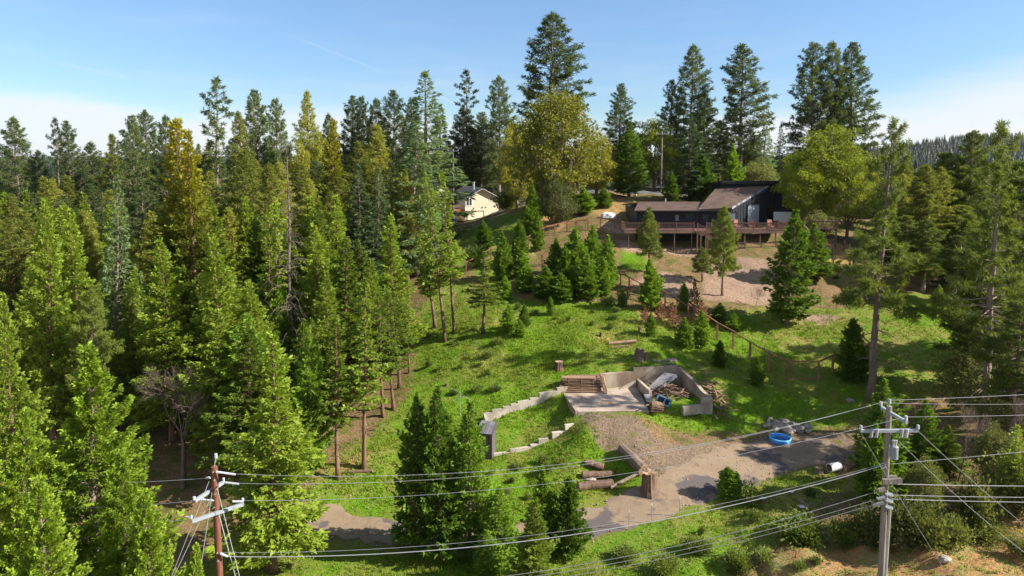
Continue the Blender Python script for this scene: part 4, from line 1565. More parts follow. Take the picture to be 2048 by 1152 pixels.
sp_ = [(p.x, p.y) for p in (SLAB[0], SLAB[4], SLAB[3], SLAB[1])]
fp(MB().prism(sp_, SLAB_Z - 1.3, SLAB_Z), 'slab', 'slab')
# low kerb along the open left edge of the slab
ka, kb = SLAB[0], SLAB[1]
fp(MB().bar((ka.x - 0.05, ka.y, SLAB_Z - 0.6), (kb.x - 0.05, kb.y, SLAB_Z - 0.6), 0.22, 1.36), 'edge_wall')


def wall_run(pts, th, name, mat='concrete', foot=1.4):
    """pts: list of (px0, px1, top_row, d0, d1) level-topped steps, each a little below the next; the steps butt end to end"""
    mb = MB()
    for (p0, p1, row, d0, d1) in pts:
        a = W(p0, row, d0)
        b = W(p1, row, d1)
        z = (a.z + b.z) / 2
        dirn = Vector((b.x - a.x, b.y - a.y, 0)).normalized()
        nn = Vector((-dirn.y, dirn.x, 0)) * th
        poly = [(a.x, a.y), (b.x, b.y), (b.x + nn.x, b.y + nn.y), (a.x + nn.x, a.y + nn.y)]
        g = min(hz(a.x, a.y), hz(b.x, b.y), hz((a.x + b.x) / 2, (a.y + b.y) / 2)) - foot * 0.5
        mb.prism(poly, min(g, z - 0.5), z)
    return fp(mb, name, mat)


def dd(px):
    return np.interp(px, [970, 1115, 1196, 1269, 1356], [53.4, 56.0, 57.9, 58.6, 59.2])


steps = [(970, 985, 826), (985, 1007, 819), (1007, 1022, 813), (1022, 1036, 808), (1036, 1061, 802), (1061, 1079, 796), (1079, 1115, 784)]
wall_run([(a, b, r, dd(a), dd(b)) for a, b, r in steps], 0.22, 'stepped_wall', 'concrete_pale')
wall_run([(1115, 1196, 769, dd(1115), dd(1196))], 0.25, 'back_wall', 'concrete', 3)
wall_run([(1196, 1268, 746, dd(1196), dd(1268))], 0.25, 'back_wall', 'concrete', 4)
wall_run([(1268, 1356, 734, dd(1268), dd(1356))], 0.25, 'back_wall', 'concrete', 4)
low = [(988, 1021, 906, 49.4, 49.7), (1021, 1062, 896.5, 49.7, 50.2), (1062, 1078, 889, 50.2, 50.4), (1078, 1097, 878, 50.4, 50.6), (1105, 1131, 864, 50.7, 51.0),
       (1131, 1151, 849, 51.0, 51.3)]
wall_run(low, 0.22, 'lower_stepped_wall', 'concrete_pale')
e0, e1 = W(972, 826, 53.3), W(984, 868, 51.2)
fp(MB().prism([(e0.x, e0.y), (e0.x - 0.22, e0.y), (e1.x - 0.22, e1.y), (e1.x, e1.y)], 2.8, [e0.z, e0.z, e1.z, e1.z]), 'end_wall', 'concrete_pale')
# right wall, its top edge sloping towards the valley, with the square end block
E, F_ = WALL_E, WALL_F
n_ = Vector(((F_ - E).y, -(F_ - E).x, 0)).normalized() * -0.32
zs = [E.z, E.z - 0.15, E.z - 0.35, F_.z + 0.15, F_.z]
mb = MB()
for i in range(4):
    a = E.lerp(F_, i / 4)
    b = E.lerp(F_, (i + 1) / 4)
    mb.prism([(a.x, a.y), (a.x + n_.x, a.y + n_.y), (b.x + n_.x, b.y + n_.y), (b.x, b.y)], 4.0, [zs[i], zs[i] - 0.02, zs[i + 1] - 0.02, zs[i + 1]])
fp(mb, 'side_wall')
k0, k1 = W(1402, 796, 53.5), W(1424, 796, 53.5)
fp(MB().prism([(k0.x, 53.3), (k1.x, 53.3), (k1.x + 0.03, 53.75), (k0.x + 0.03, 53.75)], 4.2, [k0.z - 0.02, k0.z, k0.z, k0.z - 0.02]), 'end_block', 'concrete_pale')
l0_, l1_ = W(1365, 822, 53.0), W(1402, 816, 53.4)
fp(MB().bar((l0_.x, l0_.y, SLAB_Z - 0.25), (l1_.x, l1_.y, SLAB_Z - 0.2), 0.35, 0.7), 'sill_wall', 'concrete_pale')
# dividing wall with the sloping top, and the triangular wing wall
d0, d1 = W(1272, 757, 58.3), W(1297, 800, 55.0)
d2_ = W(1300, 826, 52.9)
mb = MB()
for a, b, za, zb in ((d0, d1, Zp(757, 58.3), SLAB_Z + 0.75), (d1, d2_, SLAB_Z + 0.75, SLAB_Z + 0.12)):
    mb.prism([(a.x, a.y), (b.x, b.y), (b.x + 0.26, b.y + 0.02), (a.x + 0.26, a.y + 0.02)][::1], SLAB_Z - 0.4, [za, zb, zb, za])
fp(mb, 'divider_wall')
t0_, t1_ = W(1238, 786, 57.6), W(1270, 757, 58.2)
fp(MB().prism([(t0_.x, 57.35), (t1_.x, 57.75), (t1_.x, 57.95), (t0_.x, 57.55)], SLAB_Z - 0.2, [SLAB_Z + 0.05, t1_.z, t1_.z, SLAB_Z + 0.05]), 'wing_wall')

# lumber pile on the slab
lb = W(1160, 797, 56.8)
lum = thing('lumber_pile', 'stack of weathered boards on the concrete slab against the back wall', 'lumber', (lb.x, 56.75, SLAB_Z))
rl = random.Random(3)
for lay in range(8):
    for k in range(3):
        wd = 0.26
        L = rl.uniform(2.7, 3.5)
        m = Matrix.Rotation(rl.uniform(-0.04, 0.04), 3, 'Z') @ Matrix.Rotation(rl.uniform(-0.015, 0.02), 3, 'Y')
        MB().box((rl.uniform(-0.15, 0.3), -0.25 + k * 0.31 + lay * 0.03, 0.12 + lay * 0.155), (L, wd, 0.085), mat=m).build('board', M['lumber'], lum)
    for sx in (-1.0, 0.1, 1.1):
        MB().box((sx, 0.1 + lay * 0.02, 0.045 + lay * 0.155), (0.09, 0.95, 0.06)).build('spacer', M['lumber'], lum)
for i in range(4):
    MB().bar((1.75 + i * 0.06, 0.35 - i * 0.22, 1.45), (2.05 + i * 0.07, 0.1 - i * 0.2, 0.03), 0.16, 0.06).build('board', M['lumber'], lum)

# roofing sheets leaning in the right bay
tn = thing('roofing_sheets', 'fan of grey metal roofing sheets leaning in the right bay of the foundation', 'roofing sheets', (W(1290, 787, 56.5).x, 56.3, SLAB_Z))
for i in range(7):
    a = W(1286 + i * 3.0, 788 + i * 0.8, 56.2 - i * 0.05) - tn.location
    b = W(1330 + i * 4.5, 745 + i * 1.2, 58.4) - tn.location
    a.z = max(a.z, -0.05)
    dirn = (b - a).normalized()
    sd = dirn.cross(Vector((0, 0, 1))).normalized()
    nn = sd.cross(dirn)
    mb = MB()
    m = 8
    vs_ = []
    for j in range(m + 1):
        o = sd * ((j / m - 0.5) * 0.26) + nn * (0.02 * (1 if j % 2 else -1) + 0.02 * i)
        vs_ += [a + o, b + o]
    mb.add(vs_, [(2 * j, 2 * j + 1, 2 * j + 3, 2 * j + 2) for j in range(m)])
    mb.build('sheet', M['tin'], tn)
# loose sheets on top of the back wall
ts_ = thing('roofing_sheets', 'loose pale metal sheets lying on the grass behind the foundation wall', 'roofing sheets', (W(1315, 730, 60.2).x, 60.2, W(1315, 728, 60.2).z))
for i in range(4):
    m = Matrix.Rotation(0.1 * i - 0.15, 3, 'Z') @ Matrix.Rotation(-0.10 + 0.05 * i, 3, 'Y') @ Matrix.Rotation(0.22, 3, 'X')
    mb = MB()
    vs_ = []
    for j in range(9):
        for xx in (-1.3, 1.3):
            vs_.append(m @ Vector((xx + i * 0.35 - 0.4, (j / 8 - 0.5) * 0.6 + i * 0.12, 0.10 + 0.025 * (j % 2) + 0.05 * i)))
    mb.add(vs_, [(2 * j, 2 * j + 1, 2 * j + 3, 2 * j + 2) for j in range(8)])
    mb.build('sheet', M['tin'], ts_)

# brush and broken boards in the bay and outside the right wall
rdb = random.Random(9)


def debris(name, label, centre, n, spread, hgt, mat, L=(0.5, 1.6)):
    t = thing(name, label, 'debris', centre)
    for i in range(n):
        ox, oy = rdb.gauss(0, spread[0]), rdb.gauss(0, spread[1])
        z0 = max(0.0, hgt * (1 - abs(ox) / (2.2 * spread[0])) * (1 - abs(oy) / (2.4 * spread[1]))) * rdb.uniform(0.3, 1.1)
        gz = hz(centre[0] + ox, centre[1] + oy) - centre[2]
        a = rdb.uniform(0, 3.14)
        l = rdb.uniform(*L) / 2
        dz = rdb.uniform(-0.25, 0.25)
        v = Vector((math.cos(a) * l, math.sin(a) * l, dz * l))
        p = Vector((ox, oy, z0 + gz + 0.06))
        MB().bar(p - v, p + v, rdb.uniform(0.03, 0.13), rdb.uniform(0.025, 0.05)).build('board', M[mat], t)
    return t


pc = W(1335, 790, 56.2)
debris('brush_pile', 'brown heap of sticks and broken boards inside the right bay of the foundation', (pc.x, 56.2, SLAB_Z), 130, (1.1, 0.9), 0.9, 'debris')
pc = W(1432, 780, 55.2)
debris('scrap_pile', 'tumbled scrap lumber along the outer side of the right foundation wall', (pc.x, 55.2, hz(pc.x, 55.2)), 70, (0.5, 1.1), 0.55, 'lumber')
# bundle of slats, blue cab frame, sheet
bn0 = W(1312, 825, 52.6)
bu = thing('slat_bundle', 'bundle of dark wooden slats slumped at the front corner of the slab', 'lumber', (bn0.x, 52.55, SLAB_Z))
for i in range(26):
    a = i / 26 * math.pi
    y0_, z0_ = -math.cos(a) * 0.45, 0.06 + math.sin(a) * 0.52 + rdb.uniform(-0.03, 0.05)
    MB().bar((-0.55 + 0.55 * (i / 26), y0_, z0_), (0.45 + 0.35 * (i / 26), y0_ + rdb.uniform(-0.1, 0.1), z0_ * 0.8), 0.08, 0.04).build('slat', M['debris'], bu)
bs = MB()
bs.tube([(-0.4, 0, 0.3), (0, 0.02, 0.3), (0.42, 0, 0.24)], [0.4, 0.42, 0.34], 10)
bs.build('core', M['lumber'], bu)
MB().bar((-0.5, 0.15, 0.6), (-0.62, 0.75, 1.0), 0.55, 0.05, (0.3, -0.5, 1)).build('sheet', M['tin'], bu)
MB().bar((-0.9, -0.3, 0.5), (-0.35, 0.1, 0.45), 0.1, 0.06).build('prop', M['lumber'], bu)
bf0 = W(1325, 814, 54.2)
bf = thing('metal_frame', 'faded blue metal frame lying tilted beside the slat bundle', 'metal frame', (bf0.x, 54.0, SLAB_Z + 0.12))
bf.rotation_euler = (0.5, 0.25, -0.5)
for (cx_, cy_, sx_, sy_) in ((0, 0.35, 1.2, 0.12), (0, -0.35, 1.2, 0.12), (-0.54, 0, 0.12, 0.58), (0.54, 0, 0.12, 0.58), (0.1, 0, 0.1, 0.58)):
    MB().box((cx_, cy_, 0.1), (sx_, sy_, 0.16)).build('bar', M['blue_steel'], bf)
MB().box((0, 0, 0.03), (1.1, 0.6, 0.02)).build('panel', M['navy_trim'], bf)

# shed
sb = W(974, 918, 49.3)
shed = thing('shed', 'narrow dark board shed with sloping roof at the end of the stepped walls', 'shed', (sb.x, 49.6, sb.z))
shed.rotation_euler = (0, 0, R_(-14))
for i in range(7):
    MB().box((-0.45 + i * 0.15, -0.55, 1.0), (0.142, 0.03, 2.1)).build('board', M['shed'], shed)
for i in range(6):
    for sx in (-0.535, 0.535):
        MB().box((sx, -0.45 + i * 0.19, 1.0), (0.03, 0.18, 2.1)).build('board', M['shed'], shed)
MB().box((0, 0.6, 0.95), (1.1, 0.03, 2.2)).build('back_wall', M['shed'], shed)
MB().bar((-0.42, -0.575, 0.1), (0.42, -0.575, 1.9), 0.03, 0.1, (0, -1, 0)).build('brace', M['shed'], shed)
for i in range(7):
    a = -0.66 + i * 0.19
    MB().bar((a + 0.095, -0.75, 2.12), (a + 0.095, 0.75, 2.5), 0.175, 0.035 + 0.012 * (i % 2)).build('roof_board', M['tin'], shed)

# ------------------------------------------------------------------ stumps, logs, rocks
rs_ = random.Random(21)


def stump(px, py, wpx, hpx, label, mat='old_log', top='cut_wood', d=None, name='stump', cat='stump', jag=0.0, group=None):
    g = G(px, py) if d is None else Vector((W(px, py, d).x, d, hz(W(px, py, d).x, d)))
    s = FPX / g.y
    r, h = wpx / s / 2, max(hpx - 0.36 * wpx, hpx * 0.45) / s * 1.06
    t = thing(name, label, cat, g, group)
    n = 30
    mb = MB()
    prof = [(-0.25, 1.35), (0.0, 1.28), (0.18, 1.06), (0.6, 0.97), (1.0, 0.94)]
    fl = [1 + rs_.uniform(-0.05, 0.05) + (0.05 if j % 2 else -0.05) + 0.07 * math.sin(5 * 6.283 * j / n + px) for j in range(n)]
    tops = [rs_.uniform(-jag - 0.02, jag + 0.02) for _ in range(n)]
    vs_ = []
    for zi, (zz, k) in enumerate(prof):
        for j in range(n):
            a = 2 * math.pi * j / n
            q = r * k * fl[j] * (1 + (0.12 * math.sin(3 * a) if zz < 0.2 else 0))
            vs_.append((q * math.cos(a), q * math.sin(a), zz * h + (tops[j] * h if zi == 4 else 0)))
    fs = []
    for i in range(len(prof) - 1):
        for j in range(n):
            k2 = (j + 1) % n
            fs.append((i * n + j, i * n + k2, (i + 1) * n + k2, (i + 1) * n + j))
    mb.add(vs_, fs)
    mb.build('trunk', M[mat], t)
    tp = MB()
    o = 4 * n
    ring = [Vector(vs_[o + j]) for j in range(n)]
    cen = Vector((0, 0, h * (0.98 - jag * 0.3)))
    tp.add(ring + [cen], [(j, (j + 1) % n, n) for j in range(n)])
    tp.build('cut_face', M[top], t)
    return t


stump(1118, 738, 17, 20, 'dark charred stump alone on the bright grass above the foundation', 'debris')
stump(1279, 718, 19, 24, 'weathered grey stump with ragged top behind the foundation wall', 'pale_log', 'old_log', jag=0.12)
stump(1291, 719, 10, 16, 'small broken stump leaning beside the ragged grey stump', 'old_log', 'old_log', jag=0.2)
stump(1202, 674, 6, 11, 'short dark stump on the bare earth mound', 'debris', 'old_log')
stump(1280, 663, 7, 12, 'short dark stump below the brown saplings', 'debris', 'old_log')
stump(893, 772, 7, 8, 'small stump on the grass left of the stepped walls', 'old_log', 'debris')
stump(597, 1112, 12, 14, 'small brown stump on the grass below the driveway', 'old_log', 'old_log', jag=0.1)
stump(1297, 985, 29, 52, 'tall thick redwood stump standing at the driveway edge', 'old_log', 'cut_wood', jag=0.03)
stump(1638, 948, 15, 17, 'grey cut stump on the verge beside the white drum', 'pale_log', 'cut_wood')
stump(1526, 1002, 12, 9, 'low pale cut stump on the grassy bank under the power lines', 'old_log', 'white')
stump(1604, 1018, 14, 8, 'wide pale disc stump on the bank behind the short log', 'old_log', 'white')
stump(1583, 988, 10, 8, 'square pale block on the bank above the short log', 'pale_log', 'white', name='concrete_block', cat='block')
stump(1437, 976, 15, 3, 'round pale concrete cover flush with the driveway edge', 'concrete_pale', 'concrete_pale', name='manhole_cover', cat='manhole cover')


def log(a, b, r0, r1, label, mat='old_log', cut='cut_wood', name='log', group=None):
    a, b = Vector(a), Vector(b)
    t = thing(name, label, 'log', a, group)
    d_ = b - a
    n = 6
    ps = [d_ * (i / n) + Vector((rs_.uniform(-1, 1), rs_.uniform(-1, 1), rs_.uniform(-0.5, 0.5))) * r0 * 0.12 * (0 < i < n) for i in range(n + 1)]
    MB().tube(ps, [r0 + (r1 - r0) * i / n * 1.0 + rs_.uniform(-.04, .04) * r0 for i in range(n + 1)], 11).build('bark', M[mat], t)
    for q, s_, rr in ((ps[0], -1, r0), (ps[-1], 1, r1)):
        u = d_.normalized() * s_
        MB().tube([q + u * 0.004, q + u * 0.03], [rr * 0.93, rr * 0.90], 11).build('cut_end', M[cut], t)
    return t


def onlog(pxa, pya, pxb, pyb, r0, r1, label, lift=0.0, **k):
    a, b = G(pxa, pya), G(pxb, pyb)
    log(a + Vector((0, 0, r0 * 0.8 + lift)), b + Vector((0, 0, r1 * 0.8 + lift)), r0, r1, label, **k)


onlog(1243, 906, 1286, 952, 0.34, 0.46, 'big pale fallen log pointing down at the tall redwood stump', 0.02, mat='pale_log')
onlog(1156, 982, 1224, 974, 0.30, 0.30, 'thick grey log lying lowest in the shaded bank below the slab', 0.0)
onlog(1165, 958, 1226, 958, 0.26, 0.24, 'grey log lying across the shaded bank above the lowest log', 0.05)
onlog(1170, 935, 1205, 945, 0.22, 0.26, 'short knotted log half buried in the grass mound', 0.0)
onlog(1222, 982, 1285, 950, 0.12, 0.10, 'slim pale pole leaning on the bank beside the redwood stump', 0.15, mat='pale_log')
onlog(1600, 1006, 1616, 1018, 0.14, 0.14, 'short pale log between the disc stumps on the bank', 0.0, mat='pale_log')
onlog(1690, 946, 1720, 930, 0.22, 0.20, 'dark log in the brush beside the white drum', 0.0)
onlog(1218, 690, 1272, 686, 0.16, 0.16, 'squared timber lying on the grass beside the bare earth mound', 0.0, mat='lumber')
onlog(1222, 697, 1258, 694, 0.08, 0.08, 'thin plank on the grass just below the squared timber', 0.0, mat='lumber')
onlog(700, 948, 745, 946, 0.12, 0.10, 'thin dark log lying under the slender trees', 0.0)
onlog(1258, 424, 1272, 392, 0.16, 0.16, 'long pale pipe lying up the brown slope beside the dark house', 0.0, mat='concrete_pale', name='pipe')

# white drum
dr = G(1668, 944)
dm_ = thing('drum', 'white drum lying on its side on the verge', 'drum', dr)
dm_.rotation_euler = (0, 0, R_(18))
MB().tube([(-0.42, 0, 0.3), (0.42, 0, 0.3)], 0.29, 16).build('shell', M['white'], dm_)
for x in (-0.42, -0.14, 0.14, 0.42):
    MB().tube([(x - 0.015, 0, 0.3), (x + 0.015, 0, 0.3)], 0.305, 16).build('rim', M['white'], dm_)
MB().tube([(-0.445, 0, 0.3), (-0.44, 0, 0.3)], 0.26, 16).build('open_end', M['debris'], dm_)

# wading pool
pg = G(1560, 885)
pool = thing('wading_pool', 'round bright blue plastic wading pool on the dirt parking area', 'pool', pg + Vector((0, 0, 0.03)))
ro_, n = 0.78, 40
for z, k, nm in ((0.06, 0.93, 'wall_ring'), (0.18, 0.97, 'wall_ring'), (0.30, 1.0, 'rim')):
    mb = MB()
    prof = [(ro_ * k, z - 0.06), (ro_ * k + 0.035, z - 0.02), (ro_ * k + 0.035, z + 0.03), (ro_ * k, z + 0.06), (ro_ * k - 0.05, z + 0.06), (ro_ * k - 0.05, z - 0.06)]
    vs_ = [(q * math.cos(2 * math.pi * j / n), q * math.sin(2 * math.pi * j / n), zz) for j in range(n) for q, zz in prof]
    m = len(prof)
    mb.add(vs_, [(j * m + i, ((j + 1) % n) * m + i, ((j + 1) % n) * m + (i + 1) % m, j * m + (i + 1) % m) for j in range(n) for i in range(m)])
    mb.build(nm, M['pool_light' if nm == 'rim' else 'pool'], pool, smooth=True)
MB().tube([(0, 0, 0.0), (0, 0, 0.03)], ro_ * 0.9, n).build('floor', M['pool'], pool)
MB().tube([(0, 0, 0.032), (0, 0, 0.07)], ro_ * 0.88, n).build('water', simple('pool_water', (0.02, 0.10, 0.24), 0.05, 0.1, 2.0, spec=0.6), pool)


def rock_mesh(seed):
    r = np.random.RandomState(seed)
    mb = MB()
    n, m = 9, 5
    vs_ = [(0, 0, -0.5)]
    for i in range(1, m):
        for j in range(n):
            a, b = 2 * math.pi * j / n, math.pi * i / m
            q = 0.5 * r.uniform(0.78, 1.12)
            vs_.append((q * math.sin(b) * math.cos(a) * 1.2, q * math.sin(b) * math.sin(a), -q * math.cos(b) * 0.75))
    vs_.append((0, 0, 0.38))
    fs = [(0, 1 + (j + 1) % n, 1 + j) for j in range(n)]
    for i in range(m - 2):
        for j in range(n):
            fs.append((1 + i * n + j, 1 + i * n + (j + 1) % n, 1 + (i + 1) * n + (j + 1) % n, 1 + (i + 1) * n + j))
    o = 1 + (m - 2) * n
    fs += [(o + j, o + (j + 1) % n, len(vs_) - 1) for j in range(n)]
    me = bpy.data.meshes.new('rock')
    me.from_pydata(vs_, [], fs)
    me.materials.append(M['rock'])
    return me


ROCKS = [rock_mesh(i) for i in range(5)]
g0 = G(1570, 862)
rp = thing('rock_pile', 'long low pile of grey rocks behind the blue wading pool', 'rocks', g0)
for i in range(46):
    u = rs_.uniform(0, 1)
    p = G(1530 + 88 * u, 850 + 18 * u + rs_.uniform(-7, 8)) - g0
    o = link('rock', ROCKS[i % 5], None, rp, p + Vector((0, 0, rs_.uniform(0.05, 0.35))))
    o.scale = [rs_.uniform(0.35, 0.8)] * 3
    o.rotation_euler = (rs_.uniform(-0.4, 0.4), rs_.uniform(-0.4, 0.4), rs_.uniform(0, 6))
for i, (px, py, s_, lab) in enumerate(((1178, 962, 0.7, 'grey boulder lodged among the logs in the bank'), (1700, 806, 0.6, 'dark boulder on the shaded grass near the leaning pine'),
                                       (1735, 1020, 0.5, 'grey rock beside the grey utility pole on the bank'), (1890, 1128, 0.5, 'small rock on the straw coloured bank'))):
    p = G(px, py)
    o = tag(link('boulder', ROCKS[i], None, None, p + Vector((0, 0, s_ * 0.2))), lab, 'rock', 'scattered boulders')
    o.scale = (s_ * 1.3, s_, s_)

# clothesline / aerial pole on the grass
an = G(920, 834)
al = thing('aerial_pole', 'thin metal aerial pole with crossed wires on the grass left of the foundation', 'aerial', an)
MB().tube([(0, 0, -0.2), (0, 0, 2.1)], 0.03, 6).build('pole', M['steel'], al)
MB().tube([(-0.75, 0.3, 2.25), (0, 0, 1.95), (1.1, -0.3, 1.35)], 0.015, 4).build('wire_arm', M['steel'], al)
MB().tube([(-0.55, -0.2, 1.3), (0, 0, 1.7), (0.6, 0.2, 1.45)], 0.012, 4).build('wire_arm', M['steel'], al)
# driveway marker stakes
for i, (px, py, lab) in enumerate(((1303, 1047, 'thin marker stake by the driveway directly below the redwood stump'), (1359, 1035, 'thin marker stake by the dark patch of the driveway'),
                                   (1258, 1060, 'thin marker stake at the lower driveway edge nearest the dark cedars'))):
    g = G(px, py)
    s_ = thing('marker_stake', lab, 'stake', g, 'driveway marker stakes')
    MB().tube([(0, 0, -0.2), (0, 0, 1.35)], 0.022, 6).build('rod', M['arm'], s_)
    MB().box((0, -0.02, 1.25), (0.07, 0.02, 0.16)).build('reflector', M['white'], s_)
# tarp-covered pile near the deck
tg = G(1216, 436)
tp_ = thing('tarp_pile', 'low pile under a white tarp beside the fence and brown slope', 'tarp', tg)
mb = MB()
n = 16
vs_, fs = [], []
for i in range(5):
    k = [1.0, 0.93, 0.78, 0.45, 0.02][i]
    z = [-0.1, 0.35, 0.62, 0.78, 0.82][i]
    for j in range(n):
        a = 2 * math.pi * j / n
        q = k * (1 + 0.12 * math.sin(5 * a + i) + rs_.uniform(-0.05, 0.05))
        vs_.append((1.1 * q * math.cos(a), 0.8 * q * math.sin(a), z + rs_.uniform(-0.04, 0.04)))
for i in range(4):
    for j in range(n):
        fs.append((i * n + j, i * n + (j + 1) % n, (i + 1) * n + (j + 1) % n, (i + 1) * n + j))
mb.add(vs_, fs)
mb.build('tarp', M['tarp'], tp_)
MB().tube([(-1.0, -0.6, 0.05), (0, -0.85, 0.06), (1.0, -0.6, 0.05)], 0.05, 6).build('weight_pole', M['deck_post'], tp_)


# ------------------------------------------------------------------ fences
def fence(bases, label, h=1.5, low=False, gate=None, wires=4):
    """posts with a top rail and thin fence wires between them"""
    P = [G(*b) for b in bases]
    t = thing('fence', label, 'fence', P[0])
    o = P[0]
    for p in P:
        q = p - o
        MB().box((q.x, q.y, q.z + h / 2 - 0.1), (0.16, 0.16, h + 0.2)).build('post', M['post_wood'], t)
    for i, (a, b) in enumerate(zip(P[:-1], P[1:])):
        a, b = a - o, b - o
        up = Vector((0, 0, h - 0.04))
        MB().bar(a + up, b + up, 0.08, 0.11).build('rail', M['post_wood'], t)
        if gate == i:
            for z in (0.12,):
                MB().bar(a + Vector((0, 0, z)), b + Vector((0, 0, z)), 0.05, 0.08).build('gate_rail', M['post_wood'], t)
        w_ = MB()
        for k in range(wires):
            z = Vector((0, 0, 0.12 + (h - 0.3) * k / wires))
            w_.tube([a + z, b + z], 0.006, 3, False)
        m = max(2, int((b - a).length / 0.3))
        for k in range(1, m):
            q = a.lerp(b, k / m)
            w_.tube([q + Vector((0, 0, 0.1)), q + Vector((0, 0, h - 0.1))], 0.005, 3, False)
        tag(w_.build('wire_mesh', M['deck_post'], t), kind='stuff')
    return t


fence([(1376, 641), (1405, 660), (1434, 680), (1465.6, 699), (1499.4, 721), (1536.4, 743), (1575.5, 762.5), (1636, 762.5), (1665, 747)],
      'brown post and wire fence with gate running down the grass beside the young conifers', 1.75, gate=6)
fence([(1241, 570), (1258, 579), (1280, 590), (1330, 610), (1376, 639)], 'brown post and rail fence along the lower edge of the gravel clearing', 1.4)
fence([(1240, 459), (1228.6, 459), (1200.8, 459), (1175.8, 461), (1151.7, 463), (1133.6, 464), (1109, 470.5), (1087.8, 476), (1056.7, 495), (1020, 508), (981.7, 520), (932, 548)],
      'brown post and rail fence climbing the slope from the forest to the dark house deck', 1.5)
fence([(1084, 532), (1103, 531), (1128, 531)], 'short fence section behind the cluster of young cedars', 1.5)
fence([(1688, 504), (1693.5, 520), (1699, 533), (1706, 546), (1711, 558), (1716.5, 571.5), (1724, 583), (1731, 596)], 'post and wire fence descending the straw slope right of the dark house', 1.6)
fence([(1738, 705), (1722, 690), (1708, 682)], 'pale rail fence behind the leaning pine', 1.0)

# ------------------------------------------------------------------ utility poles and lines


def insulator(parent, p, r=0.06, h=0.16, mat='porcelain', up=Vector((0, 0, 1)), n=3):
    mb = MB()
    u = Vector(up).normalized()
    mb.tube([p, p + u * h], r * 0.45, 8)
    for k in range(n):
        q = p + u * (h * (k + 0.5) / n)
        mb.tube([q - u * h * 0.10, q + u * h * 0.10], [r, r * 0.8], 10)
    return mb.build('insulator', M[mat], parent)


def pole(name, label, top, mat, r0, r1, base_z, lean=(0, 0)):
    b = Vector((top.x + lean[0], top.y + lean[1], base_z))
    t = thing(name, label, 'utility pole', b)
    MB().tube([Vector((0, 0, -1)), (top - b) * 0.5, top - b], [r1, (r0 + r1) / 2, r0], 14).build('shaft', M[mat], t, smooth=False)
    return t, b


PT = W(1778.5, 812, 29)
pr_, pb = pole('utility_pole', 'weathered grey utility pole carrying a transformer beside the road bank', PT, 'pole_grey', 0.115, 0.15, hz(PT.x, 29))
A1 = at_z(1761, 814, W(1778, 824, 29).z)
A2 = at_z(1811, 843, W(1778, 824, 29).z)
off = Vector((0, -0.20, 0))
MB().bar(A1 - pb + off * 0.5, A2 - pb + off * 0.5, 0.11, 0.14).build('crossarm', M['arm'], pr_)
B1, B2 = W(1721, 862, 28.8), W(1835, 861, 28.8)
MB().bar(B1 - pb, B2 - pb, 0.11, 0.13).build('crossarm', M['arm'], pr_)
MB().bar(W(1765, 963, 28.75) - pb, W(1803, 961, 28.75) - pb, 0.13, 0.22).build('crossarm', M['pole_grey'], pr_)
MB().bar(W(1770, 955, 29.3) - pb, W(1794, 955, 29.3) - pb, 0.12, 0.16).build('crossarm', M['pole_grey'], pr_)
MB().tube([PT - pb, PT - pb + Vector((0, 0, 0.2))], 0.03, 6).build('pin', M['steel'], pr_)
insulator(pr_, PT - pb + Vector((0, 0, 0.12)), 0.07, 0.2)
for q in (A1, A2, B1, B2):
    insulator(pr_, q - pb + Vector((0, -0.02, 0.07)), 0.07, 0.2)
for px in (1742.5, 1753, 1803, 1813):
    fu = W(px, 868, 28.72) - pb
    f = MB().tube([fu + Vector((0, 0, -0.14)), fu + Vector((0.03, 0, 0.22))], 0.06, 8).build('fuse_cutout', M['porcelain'], pr_)
    MB().bar(fu + Vector((-0.09, 0, -0.16)), fu + Vector((0.02, 0.0, -0.06)), 0.04, 0.05).build('bracket', M['steel'], f)
tc_ = W(1788, 905, 28.7) - pb
tr = MB()
tr.tube([tc_ + Vector((0, 0, -0.30)), tc_ + Vector((0, 0, -0.26)), tc_ + Vector((0, 0, 0.27)), tc_ + Vector((0, 0, 0.31))], [0.13, 0.165, 0.165, 0.12], 16)
tro = tr.build('transformer', M['arm'], pr_)
for dx_ in (-0.05, 0.06):
    MB().tube([tc_ + Vector((dx_, 0, 0.30)), tc_ + Vector((dx_, 0, 0.52))], 0.045, 8).tube([tc_ + Vector((dx_, 0, 0.50)), tc_ + Vector((dx_, 0, 0.56))], 0.06, 8).build('bushing', M['porcelain'], tro)
MB().box(tc_ + Vector((-0.14, 0.06, 0.0)), (0.10, 0.08, 0.4)).build('bracket', M['steel'], tro)
MB().tube([W(1780, 1018, 28.78) - pb, Vector((0.02, -0.22, -0.5))], 0.06, 8).build('conduit', M['steel'], pr_)
for (px, py, sx_, sz_, mat) in ((1763, 979, 0.30, 0.16, 'pole_grey'), (1756, 1008, 0.50, 0.10, 'black_cable'), (1762, 996, 0.34, 0.07, 'steel')):
    MB().box(W(px, py, 28.7) - pb, (sx_, 0.13, sz_), mat=Matrix.Rotation(-0.25, 3, 'Y')).build('splice_case', M[mat], pr_)
ring = [W(1807, 1005, 28.8) - pb + Vector((0.13 * math.cos(a), 0, 0.17 * math.sin(a))) for a in np.linspace(0, 6.28, 18)]
MB().tube(ring, 0.018, 5, False).build('cable_coil', M['navy_trim'], pr_)
for k, py in enumerate((990, 1003, 1016)):
    q = W(1778, py, 28.84) - pb
    MB().tube([q, q + Vector((0, 0, 0.06))], 0.165, 12).build('band', M['steel'], pr_)
for k in range(3):
    q = W(1770 + k * 2, 930 + k * 4, 28.7) - pb
    MB().tube([q, q + Vector((-0.10, -0.05, 0.12)), q + Vector((-0.28, -0.05, 0.02))], 0.018, 5).build('service_loop', M['cable'], pr_)

